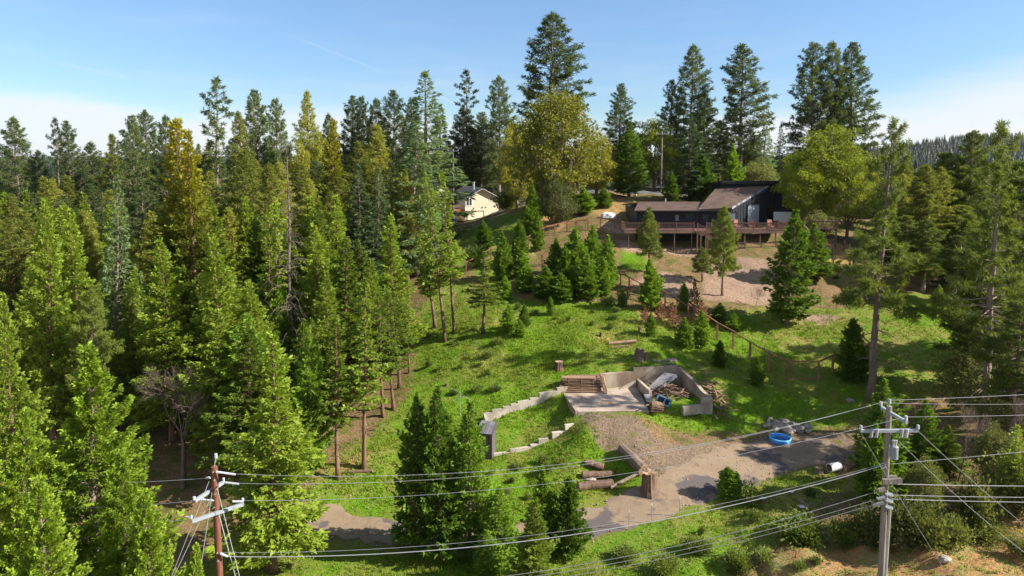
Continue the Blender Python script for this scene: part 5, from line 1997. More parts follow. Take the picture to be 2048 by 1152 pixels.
LT = W(428.5, 933, 27)
pl_, lb_ = pole('utility_pole', 'dark reddish brown utility pole with two slanting grey crossarms beside bright cedars', LT, 'pole_brown', 0.125, 0.165, hz(LT.x, 27), (0.10, 0))
zc1, zc2 = W(424.6, 981.6, 27).z, W(433, 1021, 27).z
C1, C2 = at_z(389, 1002, zc1), at_z(447.5, 964, zc1)
D1, D2 = at_z(383, 1039, zc2), at_z(486, 1004.5, zc2)
so = Vector((0.08, -0.14, 0))
MB().bar(C1 - lb_ + so * 0, C2 - lb_ + so * 0, 0.11, 0.13).build('crossarm', M['arm'], pl_)
MB().bar(D1 - lb_ + so, D2 - lb_ + so, 0.11, 0.13).build('crossarm', M['arm'], pl_)
MB().tube([LT - lb_, LT - lb_ + Vector((0.08, 0, 0.42))], 0.025, 6).build('pin', M['steel'], pl_)
insulator(pl_, LT - lb_ + Vector((0.08, 0, 0.36)), 0.07, 0.2)
for q in (C1, C2, D1, D2):
    insulator(pl_, q - lb_ + Vector((0, -0.02, 0.06)), 0.06, 0.14)
SU = []
for (a, b) in (((434, 944), (470, 949)), ((449, 965), (477, 968)), ((403, 999), (428, 1001)), ((466, 1003), (486, 1003)), ((420, 955), (412, 956)), ((380, 1035), (371, 1034)), ((441, 1107), (455, 1113))):
    a_, b_ = W(*a, 26.85), W(*b, 26.9)
    insulator(pl_, a_ - lb_, 0.05, (b_ - a_).length, 'porcelain', b_ - a_, 7)
for py in (944, 960, 978, 988, 1015, 1106, 1122):
    q = W(429.5 + (py - 933) * 0.02 + rs_.uniform(-5, 5), py, 26.86) - lb_
    MB().tube([q, q + Vector((0, -0.05, 0))], 0.035, 6).build('bolt', M['steel'], pl_)

_wire_n = 0


def wire(a, b, sag, label, r=0.0075, mat='cable', n=28):
    a, b = Vector(a), Vector(b)
    ps = [a.lerp(b, i / n) - Vector((0, 0, 4 * sag * (i / n) * (1 - i / n))) for i in range(n + 1)]
    return tag(MB().tube(ps, r, 5).build('power_line', M[mat], None, a), label, 'power line', 'lines strung between the utility poles')


wire(W(436, 946, 26.9), PT + Vector((0, 0, 0.26)), 1.25, 'power line from the brown pole tip to the top pin of the grey pole')
wire(W(449, 966, 27.2), A1 + Vector((0, 0, 0.2)), 1.15, 'power line from the brown pole upper crossarm to the slanting arm rear end')
wire(W(487, 1001, 27.1), A2 + Vector((0, 0, 0.2)), 0.95, 'power line from the brown pole lower crossarm to the slanting arm near end')
wire(W(445, 1113, 26.9), W(1772, 929, 28.8), 1.2, 'thick twisted cable from the brown pole foot to the loops below the transformer', 0.017)
wire(W(443, 1105, 26.9), W(1772, 926, 28.8), 1.1, 'thin line just above the thick twisted cable', 0.008)
wire(W(432, 1190, 26.9), W(1768, 978, 28.8), 1.25, 'communication cable meeting the grey splice case on the grey pole', 0.014, 'black_cable')
wire(W(432, 1200, 26.9), W(1768, 994, 28.8), 1.15, 'communication cable meeting the middle band of the grey pole', 0.012, 'black_cable')
wire(W(432, 1212, 26.9), W(1766, 1003, 28.8), 1.15, 'communication cable meeting the black splice case, lowest on the grey pole', 0.013, 'black_cable')
far = lambda y0, y1, d=30.5: W(2500, y0 + (y1 - y0) * (2500 - 1780) / (2048 - 1780), d)
wire(PT + Vector((0, 0, 0.26)), far(797, 781, 30), 0.15, 'line leaving the top pin of the grey pole away from the brown pole')
wire(A1 + Vector((0, 0, 0.2)), far(808, 800, 30), 0.25, 'line leaving the rear end of the slanting arm away from the brown pole')
wire(A2 + Vector((0, 0, 0.2)), far(832, 822, 28.5), 0.15, 'line leaving the near end of the slanting arm away from the brown pole')
wire(W(1782, 928, 28.8), far(929, 900), 0.1, 'line leaving the grey pole just below the transformer')
wire(W(1785, 968, 28.8), far(969, 968), 0.12, 'bright thick cable leaving the grey pole at the wooden cross block', 0.017)
wire(W(1783, 990, 28.8), far(990, 990), 0.12, 'upper of two thin cables leaving the grey pole below the cross block', 0.013)
wire(W(1783, 998, 28.8), far(997, 999), 0.12, 'lower of two thin cables leaving the grey pole below the cross block', 0.011)
wire(B2, W(2250, 1200, 27), 0.3, 'thin service line dropping from the level crossarm beside the transformer', 0.009)
wire(W(1783, 868, 28.8), W(2150, 1180, 27.5), 0.3, 'thin guy line dropping from the grey pole shaft', 0.009)
wire(W(1722, 866, 28.75), W(1960, 1250, 27), 0.1, 'thin guy line crossing the grey pole from the level crossarm', 0.009)
wire(W(422, 956, 27), W(-300, 962, 34), 0.3, 'line leaving the brown pole tip into the bright cedars', 0.012)
wire(C1, W(-300, 985, 31), 0.5, 'line leaving the upper crossarm of the brown pole into the bright cedars', 0.012)
wire(D1, W(-300, 1030, 31), 0.5, 'line leaving the lower crossarm of the brown pole into the bright cedars', 0.012)
for (p0, p1, lab) in (((434, 975), (482, 1165), 'guy wire from the upper crossarm bolt of the brown pole'), ((436, 1022), (474, 1165), 'guy wire from the lower crossarm bolt of the brown pole'),
                      ((424, 985), (404, 1120), 'steep guy wire on the cedar side of the brown pole'), ((418, 963), (362, 1105), 'long slanting guy wire on the cedar side of the brown pole'),
                      ((420, 1000), (368, 1110), 'lower slanting guy wire on the cedar side of the brown pole')):
    a = W(*p0, 26.85)
    e = W(*p1, 26.0)
    dirn = (e - a)
    g = e + dirn * ((e.z - hz(e.x, e.y)) / max(0.5, -dirn.z)) if e.z > hz(e.x, e.y) else e
    tag(MB().tube([a, g], 0.011, 5).build('guy_wire', M['cable'], None, a), lab, 'guy wire', 'guy wires of the brown pole')
# poles behind
for (px, py, d_, lab, arm) in ((1324, 262, 119, 'tall thin grey pole on the hilltop between leafy trees', True), (906, 297, 138, 'distant pole with pale crossarm above the cream house', True)):
    tp = W(px, py, d_)
    t, b = pole('utility_pole', lab, tp, 'pole_grey', 0.13, 0.18, hz(tp.x, d_))
    MB().bar(tp - b + Vector((-1.1, -0.2, -0.5)), tp - b + Vector((1.1, -0.2, -0.5)), 0.1, 0.13).build('crossarm', M['arm'], t)
    for x in (-1.0, 0.0, 1.0):
        insulator(t, tp - b + Vector((x, -0.2, -0.42)), 0.08, 0.22)

# ------------------------------------------------------------------ trees one by one: kind, column, top row, distance, crown width, foot column, label
T = [
    # skyline of the left forest
    ('pine', 28, 235, 125, 94, None, 'dark pine standing farthest left against the low cloud'),
    ('sparse_pine', 112, 237, 112, 62, None, 'thin leaning pine, first of the close pair against the low cloud'),
    ('pine', 137, 243, 118, 75, None, 'thin pine, second of the close pair against the low cloud'),
    ('pine', 75, 302, 120, 75, None, 'short dark pine between the cloud pair and the farthest left pine'),
    ('pine', 180, 285, 130, 88, None, 'low pine on the skyline between the close pair and the twin dark pines'),
    ('olive_pine', 220, 268, 120, 75, None, 'olive pine with thin tip just before the twin dark pines'),
    ('pine', 258, 232, 108, 94, None, 'first of the twin dark pines rising behind the gold cedar'),
    ('pine', 290, 222, 114, 94, None, 'second of the twin dark pines rising behind the gold cedar'),
    ('pine', 328, 232, 100, 78, None, 'dark round topped pine touching the gold cedar tip'),
    ('gold', 350, 240, 64, 225, 392, 'tall cedar with golden top, largest tree of the left forest'),
    ('gold', 378, 262, 62, 150, 400, 'slightly lower golden cedar merged with the largest gold topped cedar'),
    ('sparse_pine', 440, 158, 95, 140, 437, 'ragged tall pine with wide bare upper branches above the left forest'),
    ('pine', 512, 180, 112, 102, None, 'dense dark pine peak just beyond the ragged tall pine'),
    ('pine', 552, 198, 116, 72, None, 'narrow dark pine beside the dead tree tip'),
    ('olive_pine', 480, 225, 104, 88, None, 'mid green pine wedged between the ragged pine and the dense dark peak'),
    ('olive_pine', 622, 182, 110, 82, None, 'pale green pointed conifer alone above the yellow oak crown'),
    ('pine', 655, 228, 116, 62, None, 'small dark pine tip beyond the pale pointed conifer'),
    ('pine', 700, 192, 120, 78, None, 'first dark pine of the row of three above the brownish cedar'),
    ('pine', 724, 194, 118, 69, None, 'middle dark pine of the row of three above the brownish cedar'),
    ('pine', 750, 198, 114, 78, None, 'last dark pine of the row of three above the brownish cedar'),
    ('pine', 790, 182, 112, 94, None, 'broad dark pine peak next to the pale spired fir'),
    ('fir', 847, 144, 104, 188, 850, 'tall grey green fir with thin bare spire above the cream house'),
    ('pine', 822, 197, 118, 75, None, 'dark pine tucked close behind the pale spired fir'),
    ('fir', 882, 212, 170, 100, None, 'dark fir sloping down towards the distant pole'),
    ('sparse_pine', 934, 140, 176, 85, None, 'tall open pine with clear gaps above the cream house roof'),
    ('pine', 925, 215, 172, 82, None, 'dark lower pine directly behind the cream house chimney'),
    ('pine', 958, 225, 174, 88, None, 'dark pine between the open pine and the pointed pine behind the cream house'),
    ('pine', 997, 153, 168, 82, None, 'pointed pine between the open pine and the golden oak'),
    # hilltop
    ('pine', 1102, 26, 124, 169, 1098, 'tallest ponderosa pine, dark against the sky behind the golden oak'),
    ('oak', 1112, 172, 106, 250, 1114, 'huge golden brown oak on the hilltop below the tallest pine'),
    ('oak', 1035, 236, 118, 105, None, 'olive oak leaning out behind the huge golden oak on the cream house side'),
    ('oak', 1195, 262, 112, 120, None, 'golden oak crown overlapping the huge oak on the pole side'),
    ('live_oak', 1112, 352, 98, 85, 1116, 'small grey olive oak crown low before the huge golden oak'),
    ('pine', 1238, 168, 128, 75, None, 'slim pine alone in the gap beyond the golden oak'),
    ('dark_cedar', 1262, 246, 112, 72, 1258, 'dark cedar on the hilltop with bare reddish trunk by the road'),
    ('maple', 1310, 240, 124, 125, None, 'bright green leafy tree around the hilltop pole'),
    ('pine', 1345, 160, 130, 62, None, 'narrow pine just before the tall pair behind the dark house'),
    ('pine', 1385, 90, 128, 98, None, 'tall pine directly above the big dark cedar cone'),
    ('fir', 1378, 228, 108, 138, 1380, 'big dark cedar cone standing beside the dark house roof'),
    ('young', 1342, 345, 104, 38, None, 'small bright cedar cone at the roof corner of the dark house'),
    ('young', 1405, 312, 106, 60, None, 'dark cone conifer between the big cedar cone and the house roof'),
    ('pine', 1410, 186, 120, 75, None, 'dark pine shoulder close to the tall pine above the big cedar cone'),
    ('pine', 1442, 245, 140, 75, None, 'dim pine far behind the dark house roof'),
    ('pine', 1486, 88, 122, 125, None, 'tall open pine alone against the sky above the dark house'),
    ('young', 1467, 290, 110, 45, None, 'slim dark cedar cone behind the upper roof of the dark house'),
    ('live_oak', 1518, 318, 112, 80, None, 'round grey olive oak just above the upper roof'),
    ('fir', 1532, 245, 118, 75, None, 'dark fir between the tall open pine and the yellow oak'),
    ('fir', 1562, 250, 122, 52, None, 'thin dark fir touching the yellow oak crown'),
    ('pine', 1500, 270, 135, 75, None, 'dim far pine over the upper roof edge'),
    ('pine', 1626, 86, 124, 110, None, 'first of three tall dark pines above the yellow oak'),
    ('pine', 1668, 84, 124, 98, None, 'middle of three tall dark pines above the yellow oak'),
    ('pine', 1709, 84, 124, 115, None, 'last of three tall dark pines above the yellow oak'),
    ('maple', 1658, 252, 98, 200, 1650, 'big round yellow green oak shading the right end of the dark house'),
    ('maple', 1610, 305, 95.5, 115, None, 'lower yellow green crown merged with the big round oak by the roof'),
    ('maple', 1700, 310, 94, 120, None, 'lower yellow green crown merged with the big round oak over the slope'),
    ('live_oak', 1640, 420, 92, 90, None, 'shaded oak growing under the big round oak beside the porch'),
    # right side
    ('lean_pine', 1782, 238, 57, 150, 1740, 'leaning pine with long grey trunk on the shaded lawn edge'),
    ('lean_pine', 2002, 245, 50, 175, 1968, 'tall pine with straight dark trunk close to the right frame edge'),
    ('near_pine', 1893, 305, 92, 120, None, 'dense dark pine midway between the leaning pine and the straight one'),
    ('near_pine', 1948, 262, 90, 100, None, 'dark pine tip just before the straight trunk pine'),
    ('olive_pine', 1850, 330, 86, 112, None, 'lower olive pine just behind the leaning pine'),
    ('near_pine', 2050, 320, 58, 170, None, 'pine cut by the right frame edge'),
    ('near_pine', 1835, 430, 88, 140, None, 'bushy olive pine filling the slope behind the leaning pine'),
    ('near_pine', 1930, 410, 84, 140, None, 'bushy olive pine below the dark pine tip'),
    ('near_pine', 1990, 480, 54, 170, None, 'bushy pine around the foot of the straight trunk pine'),
    ('cedar', 1935, 545, 58, 90, None, 'bright green cedar low in the shaded trees behind the grey pole'),
    ('near_pine', 2040, 600, 46, 150, None, 'low pine at the right frame edge above the power lines'),
    ('live_oak', 1865, 560, 82, 100, None, 'grey olive oak bush in the shade behind the leaning pine'),
    ('live_oak', 1960, 700, 52, 150, None, 'shaded grey oak beyond the bright lawn patch'),
    ('live_oak', 2035, 730, 47, 130, None, 'shaded grey oak at the right frame edge above the power lines'),
    ('young', 1708, 640, 60, 74, 1710, 'dark rounded evergreen in the shade beside the leaning pine'),
    ('dark_cedar', 1778, 762, 42, 110, None, 'bright green cedar right behind the grey utility pole'),
    ('dark_cedar', 1850, 800, 44, 70, None, 'small bright cedar just beyond the level crossarm end'),
    ('young', 1752, 850, 41, 70, None, 'low cedar in the shade beside the parking area'),
    ('twig', 1925, 800, 43, 110, None, 'leafless brown brush tree beside the level crossarm end'),
    ('live_oak', 1995, 850, 41, 85, None, 'grey oak bush under the bright thick cable'),
    ('twig', 2030, 780, 43, 110, None, 'leafless brown brush tree at the right frame edge'),
    ('cedar', 1895, 850, 44, 70, None, 'small bright cedar in the brush between the two leafless trees'),
    ('live_oak', 1855, 915, 38, 80, None, 'silvery oak bush low behind the grey pole'),
    ('live_bush', 1830, 995, 36, 120, None, 'wide silvery bush on the bank beside the grey pole'),
    ('live_bush', 1960, 950, 37.5, 80, None, 'silvery bush high on the straw bank'),
    ('live_bush', 2040, 890, 38, 90, None, 'silvery bush at the right frame edge under the lines'),
    ('live_bush', 1905, 1030, 35.5, 60, None, 'small silvery bush in the middle of the straw bank'),
    ('live_bush', 1745, 1010, 37, 80, None, 'dry reddish grey bush at the rim of the orange bank'),
    ('slim', 2030, 850, 38, 60, None, 'thin small pine at the right frame edge before the silvery bush'),
    ('near_pine', 1852, 440, 78, 120, None, 'bushy pine on the slope just beyond the leaning pine trunk'),
    ('near_pine', 1915, 470, 74, 120, None, 'bushy pine between the leaning pine and the straight trunk, lower one'),
    ('cedar', 1880, 570, 72, 80, None, 'shaded cedar under the bushy pines of the far slope'),
    ('live_oak', 1835, 640, 73, 90, None, 'shaded oak bush low beside the leaning pine trunk'),
    ('near_pine', 2045, 430, 62, 130, None, 'bushy pine at the right frame edge behind the straight trunk'),
    # lot by the house
    ('small_pine', 1298, 416, 82, 56, 1298, 'young pine standing in front of the left deck of the dark house'),
    ('young', 1300, 520, 72, 52, 1302, 'very dark cone shaped cedar directly below the young pine'),
    ('small_pine', 1450, 414, 76, 62, 1444, 'young pine with bare lower trunk in front of the deck stairs'),
    ('small_pine', 1404, 495, 80, 46, 1404, 'squat bushy pine on the gravel below the deck'),
    ('dark_cedar', 1592, 420, 70, 96, 1574, 'big cedar with leaning foot standing on the lawn below the house'),
    ('dark_cedar', 1632, 448, 80, 70, 1636, 'cedar just behind the big lawn cedar near the porch'),
    ('young', 1368, 565, 72, 26, None, 'small dark conifer among the brown saplings'),
    ('rust', 1390, 560, 71.5, 21, None, 'brown dead sapling just beyond the small dark conifer'),
    ('rust', 1403, 602, 69, 29, None, 'widest brown dead sapling nearest the lawn cedar'),
    ('rust', 1291, 612, 68, 19, None, 'pinkish dead sapling on the near side of the dark cone cedar'),
    ('rust', 1323, 604, 69.5, 22, None, 'brown dead sapling touching the dark cone cedar'),
    ('rust', 1346, 606, 68.5, 26, None, 'brown dead sapling in the middle of the row by the fence'),
    ('rust', 1362, 636, 67.5, 24, None, 'low brown dead sapling by the fence post'),
    ('young', 1302, 625, 65, 26, None, 'small yellowish young tree at the start of the brown saplings'),
    ('young', 1440, 606, 69.5, 34, None, 'round dark young cedar uphill of the first fence posts'),
    ('young', 1466, 625, 68.5, 36, None, 'low dark young cedar in the big cedar shade'),
    ('young', 1369, 636, 63.5, 40, None, 'first of two cone conifers growing side by side on the bright grass'),
    ('young', 1404, 622, 64.2, 38, None, 'second of two cone conifers growing side by side on the bright grass'),
    ('young', 1441, 682, 60.5, 34, None, 'young conifer between the twin cones and the foundation'),
    ('young', 1514, 715, 58, 34, None, 'young conifer standing just outside the wire fence gate'),
    ('twig', 1512, 572, 74, 18, None, 'small leafless sapling on the gravel clearing'),
    ('young', 1455, 935, 43.5, 60, 1465, 'narrow young cedar at the driveway edge by the concrete cover'),
    ('shrub', 1500, 965, 42.5, 40, None, 'small bush beside the driveway edge cedar'),
    ('shrub', 1622, 975, 43, 24, None, 'tall thin weed on the bank above the short log'),
    ('green_bush', 1600, 1035, 38.5, 110, None, 'wide bright bush hanging over the orange bank'),
    ('green_bush', 1690, 1040, 37.5, 60, None, 'bright bush at the top of the orange bank nearer the grey pole'),
    ('green_bush', 1475, 1100, 37, 55, None, 'green bush at the bottom of the bank left of the orange earth'),
    ('green_bush', 1390, 1075, 38.5, 50, None, 'low green bush on the bank below the dark asphalt'),
    ('green_bush', 1330, 1110, 36.5, 60, None, 'low green bush at the lowest edge of the grassy bank'),
    ('green_bush', 1250, 1095, 38, 50, None, 'low green bush on the bank beside the small light cedar'),
    # cluster of young cedars and slope
    ('young', 1150, 458, 78, 66, None, 'tallest young cedar in the middle of the dense cluster'),
    ('young', 1186, 452, 81, 46, None, 'slim young cedar high at the rear of the dense cluster'),
    ('young', 1216, 472, 78, 44, None, 'slim young cedar at the gravel side of the dense cluster'),
    ('young', 1112, 478, 79, 46, None, 'young cedar at the forest side of the dense cluster'),
    ('young', 1130, 495, 77, 50, None, 'young cedar filling the front of the dense cluster'),
    ('young', 1174, 510, 75.5, 62, 1174, 'broad bright young cedar lowest at the front of the dense cluster'),
    ('young', 1206, 515, 76.5, 50, None, 'dark young cedar low at the gravel side of the dense cluster'),
    ('young', 1092, 535, 75.5, 56, None, 'broad dark young cedar low at the forest side of the dense cluster'),
    ('young', 1122, 548, 74.8, 60, None, 'rounded dark young cedar at the shaded foot of the cluster'),
    ('young', 1101, 594, 71.5, 18, None, 'tiny bright cedar standing alone just below the cluster'),
    ('young', 1064, 372, 96, 46, 1064, 'wide young cedar on the slope beneath the golden oak'),
    ('young', 1075, 425, 90, 32, 1075, 'narrow young cedar with short bare stem on the slope'),
    ('young', 1168, 378, 101, 52, None, 'bushy round cedar under the pole side of the golden oak'),
    ('young', 1208, 376, 104, 40, None, 'bushy round cedar beside the hilltop road verge'),
    ('young', 1132, 418, 100, 22, None, 'small cedar bush just before the bushy round cedars'),
    ('green_bush', 1016, 380, 120, 52, None, 'round green bush beside the cream house wall'),
    ('young', 1038, 442, 86, 38, None, 'dark cone cedar halfway up the slope, first of the descending row'),
    ('young', 1045, 502, 82, 44, None, 'broad low cedar at the foot of the dark cone cedar'),
    ('young', 967, 443, 92, 40, None, 'bright cone cedar on the grass below the cream house'),
    ('green_bush', 950, 490, 87, 40, None, 'low bright bush at the foot of the bright cone cedar'),
    ('young', 1003, 465, 82, 44, 1005, 'slim tall cone cedar, second of the descending row'),
    ('young', 1010, 552, 76, 34, None, 'small bright cedar under the slim tall cone cedar'),
    ('young', 1050, 535, 78, 52, None, 'low spreading cedar between the row and the dense cluster'),
    ('slim', 966, 505, 68, 76, 966, 'cedar with bare trunk foot standing alone on the bright grass'),
    ('young', 1018, 610, 67, 36, None, 'first of three small bushy cedars on the grass'),
    ('young', 1048, 610, 68, 26, None, 'second of three small bushy cedars on the grass'),
    ('young', 1040, 640, 66, 26, None, 'last of three small bushy cedars on the grass'),
    ('shrub', 975, 700, 63, 22, None, 'tiny round sapling on the bright grass, alone'),
    ('shrub', 1003, 684, 65, 22, None, 'tiny sapling on the grass behind the small bushy cedars'),
    ('shrub', 938, 710, 63.5, 20, None, 'tiny sapling on the grass nearest the slender trunks'),
    ('shrub', 1150, 725, 60.5, 26, None, 'leafy weed clump beside the dark charred stump'),
    ('shrub', 1215, 590, 73.5, 30, None, 'low olive shrub at the gravel corner of the cluster'),
    ('shrub', 1245, 580, 73, 28, None, 'young open shrub before the lower rail fence'),
    ('shrub', 1112, 632, 70, 10, None, 'thin dry sapling on the grass below the cluster'),
    # slender trees at the forest edge
    ('slim', 852, 348, 68, 78, 890, 'tall thin tree with long bare trunk at the forest edge, nearer trunk'),
    ('slim', 884, 345, 70, 66, 909, 'tall thin tree with long bare trunk at the forest edge, farther trunk'),
    ('slim', 848, 470, 72, 80, 870, 'thin tree with short visible trunk behind the twin tall trunks'),
    ('cedar', 782, 430, 66, 110, 795, 'bright cedar with bare lower trunk behind the slender tree group'),
    ('slim', 735, 560, 47, 95, 728, 'slender tree with longest bare trunk beside the driveway cedars'),
    ('slim', 760, 590, 55, 80, 766, 'slender leaning tree, first of the pair behind the longest trunk'),
    ('slim', 776, 580, 56, 75, 786, 'slender leaning tree, second of the pair behind the longest trunk'),
    ('slim', 790, 585, 60, 80, 798, 'thick trunked tree at the upper edge of the slender group'),
    ('slim', 818, 560, 63, 50, 818, 'very thin tree on the grass side of the slender group'),
    ('slim', 665, 640, 46, 100, 676, 'slender tree on the bare orange ground above the driveway'),
    ('slim', 628, 640, 47, 95, 632, 'slender tree with dark crown before the bare orange ground'),
    ('dark_cedar', 615, 655, 46, 80, None, 'dark green cedar behind the slender trees near the driveway bend'),
    ('cedar', 690, 480, 60, 130, 690, 'broad bright cedar at the head of the slender tree group'),
    ('cedar', 655, 545, 56, 110, None, 'bright cedar directly behind the slender trees'),
    ('cedar', 540, 665, 37, 205, 542, 'large cedar on bare trunk standing beside the brown utility pole'),
    ('cedar', 600, 640, 50, 100, None, 'bright conical cedar rising behind the large pole side cedar'),
    ('cedar', 500, 560, 55, 110, None, 'bright cedar between the gold cedar and the large pole side cedar'),
    ('dark_cedar', 560, 560, 60, 90, None, 'dark cedar under the dead tree'),
    # foreground centre
    ('dark_cedar', 826, 790, 38.8, 100, 826, 'first of three tall dark cedars in front of the driveway'),
    ('dark_cedar', 879, 775, 38.4, 108, 882, 'middle and tallest of three dark cedars in front of the driveway'),
    ('dark_cedar', 938, 806, 38.6, 105, 938, 'last of three tall dark cedars in front of the driveway'),
    ('dark_cedar', 1000, 975, 37.5, 90, None, 'medium dark cedar beside the three tall dark cedars'),
    ('young', 1084, 938, 39, 70, None, 'pointed dark cedar rising in the middle of the small foreground cedars'),
    ('young', 1137, 958, 38.6, 84, None, 'dark cedar at the driveway end of the small foreground cedars'),
    ('cedar', 1066, 1000, 34.5, 110, None, 'pale green cedar lowest in the centre foreground'),
    ('dark_cedar', 975, 1060, 36, 60, None, 'low dark cedar at the foot of the medium dark cedar'),
    # left middle
    ('fir', 232, 355, 57, 125, 232, 'blue green fir with flat layered branches in the left forest'),
    ('cedar', 97, 400, 54, 120, 108, 'bright cedar with pale trunk showing near its tip in the left forest'),
    ('cedar', 145, 420, 60, 120, None, 'dense bright cedar between the pale trunked cedar and the blue green fir'),
    ('cedar', 265, 538, 56, 100, 265, 'clean cone of bright cedar under the blue green fir'),
    ('near_pine', 185, 570, 52, 100, 190, 'open pine with thin trunk standing over the shaded clearing'),
    ('cedar', 122, 545, 60, 120, None, 'full bright cedar below the pale trunked cedar'),
    ('cedar', 8, 590, 40, 110, None, 'bright cedar cut by the left frame edge at the shaded clearing'),
    ('olive_pine', 60, 420, 70, 138, None, 'olive pine in the shade at the left frame edge'),
    ('olive_pine', 18, 440, 62, 138, None, 'olive pine cut by the left frame edge'),
    ('cedar', 60, 520, 58, 90, 40, 'dim cedar over the shaded clearing at the left frame edge'),
    ('cedar', 330, 480, 54, 150, None, 'bright low cedar skirt below the gold cedar'),
    ('cedar', 430, 470, 54, 130, None, 'bright cedar leaning against the gold cedar flank'),
    ('twig', 312, 730, 46, 360, 365, 'leafless grey brown tree beside the large bright cedar'),
    ('snag', 576, 275, 60, 130, 588, 'dead bare tree with drooping pale branches in the middle of the forest'),
    ('slim', 535, 420, 61, 80, 540, 'thin pine trunk beside the dead bare tree, nearer the gold cedar'),
    ('slim', 552, 400, 63, 80, 556, 'thin pine trunk between its neighbour and the dead bare tree'),
    ('olive_pine', 500, 300, 84, 125, None, 'dark pine mass behind the dead bare tree'),
    ('olive_pine', 540, 330, 80, 112, None, 'dark green pine just before the dead bare tree'),
    ('gold', 668, 240, 92, 110, 665, 'brownish thin crowned cedar beyond the dead bare tree'),
    ('oak', 605, 285, 106, 110, None, 'yellow olive oak crown deep in the forest beyond the dead bare tree'),
    ('oak', 640, 275, 112, 80, None, 'small yellow oak crown beside the brownish cedar'),
    ('fir', 755, 335, 84, 100, 755, 'blue green fir in the forest below the row of three pines'),
    ('fir', 830, 250, 88, 150, None, 'grey fir in the shade below the spired fir'),
    ('olive_pine', 815, 340, 86, 70, 815, 'small pine with thin trunk before the grey fir'),
    ('olive_pine', 715, 285, 96, 112, None, 'dark olive pine behind the blue green fir'),
    ('olive_pine', 760, 250, 100, 112, None, 'dark olive pine below the broad dark pine peak'),
    ('cedar', 640, 470, 68, 110, None, 'bright broken topped cedar beyond the dead bare tree'),
    ('cedar', 720, 480, 72, 80, None, 'slender bright cedar beside the blue green fir'),
    ('cedar', 745, 520, 62, 90, None, 'bright cedar with pale inner branches behind the longest trunk'),
    # foreground left
    ('cedar_near', 172, 700, 29, 370, 185, 'largest bright green cedar close by in the lower left'),
    ('cedar_near', 45, 826, 27.5, 250, 35, 'bright cedar with pale bare limbs at the lower left frame edge'),
    ('cedar_near', 290, 985, 25.5, 230, None, 'low bright cedar between the largest one and the brown pole'),
    ('cedar_near', 245, 905, 27, 210, None, 'bright cedar tucked behind the low one beside the brown pole'),
    ('cedar_near', 80, 960, 24, 290, None, 'bright cedar filling the lower left corner'),
    ('cedar_near', 395, 1092, 24.5, 150, None, 'lowest bright cedar tip at the foot of the brown pole'),
]
for kind, px, top, d, w_, base, lab in T:
    cat = 'shrub' if kind in ('shrub', 'live_bush', 'green_bush') else 'tree'
    plant(kind, px, top, d, w_, base, lab, cat=cat, rz=0.0 if kind == 'twig' else None)

# the rest of the forest, tree by tree
rf_ = random.Random(77)
taken = [(t[1], t[3]) for t in T]
CLEAR = [(225, 410, 52, 735), (560, 600, 60, 275), (205, 262, 57, 360)]      # keep the view of the bare tree, the dead tree and the blue fir open


def fill(n, pxr, dr, toprow, kinds, zone_, wpx=None):
    k = tries = 0
    while k < n and tries < n * 40:
        tries += 1
        px = rf_.uniform(*pxr)
        d = rf_.uniform(*dr)
        if any(abs(px - a) * d / FPX < 2.0 and abs(d - b) < 3.5 for a, b in taken):
            continue
        top = toprow(px, d) + rf_.uniform(-18, 22)
        P = W(px, top, d)
        if any(a0 < px < a1 and d < dd_ + 1 for a0, a1, dd_, tt_ in CLEAR):
            continue
        if 860 < px < 1240 and 112 < d < 168:          # nothing that shades or hides the cream house
            continue
        if P.z - hz(P.x, d) < 5:
            continue
        taken.append((px, d))
        plant(rf_.choice(kinds), px, top, d, wpx * 90 / d if wpx else None, None, None, zone_)
        k += 1


sky_row = lambda px, d: float(np.interp(px, [-100, 0, 200, 330, 500, 700, 860], [330, 325, 300, 280, 262, 258, 262]))
fill(52, (-60, 850), (112, 175), lambda px, d: sky_row(px, d) + 26, ['pine', 'pine', 'olive_pine', 'fir'], 'in the back rows of the left forest', 88)
fill(44, (-70, 800), (82, 112), lambda px, d: sky_row(px, d) + 90 - (d - 82) * 1.4, ['olive_pine', 'fir', 'pine', 'olive_pine'], 'in the middle rows of the left forest', 100)
fill(34, (-60, 690), (60, 82), lambda px, d: 440 - (d - 60) * 2.6, ['cedar', 'cedar', 'olive_pine', 'cedar'], 'in the lower rows of the left forest', 88)
fill(5, (400, 500), (46, 60), lambda px, d: 640 - (d - 46) * 7, ['cedar', 'dark_cedar', 'cedar'], 'around the shaded clearing of the left forest', 84)
fill(10, (870, 1010), (178, 200), lambda px, d: 300, ['pine', 'fir'], 'just beyond the cream house', 70)
fill(20, (1020, 1300), (132, 195), lambda px, d: 300, ['pine', 'fir', 'olive_pine'], 'beyond the hilltop road', 62)
fill(30, (1280, 1780), (130, 190), lambda px, d: 315, ['pine', 'fir', 'olive_pine', 'pine'], 'far behind the dark house', 58)
fill(52, (1740, 2110), (84, 170), lambda px, d: 350 - (d - 84) * 0.15, ['pine', 'olive_pine', 'pine', 'fir'], 'on the slope behind the leaning pine', 80)
fill(16, (1800, 2110), (78, 100), lambda px, d: 440 - (d - 78) * 2, ['near_pine', 'olive_pine', 'cedar'], 'in the shade behind the grey utility pole', 110)

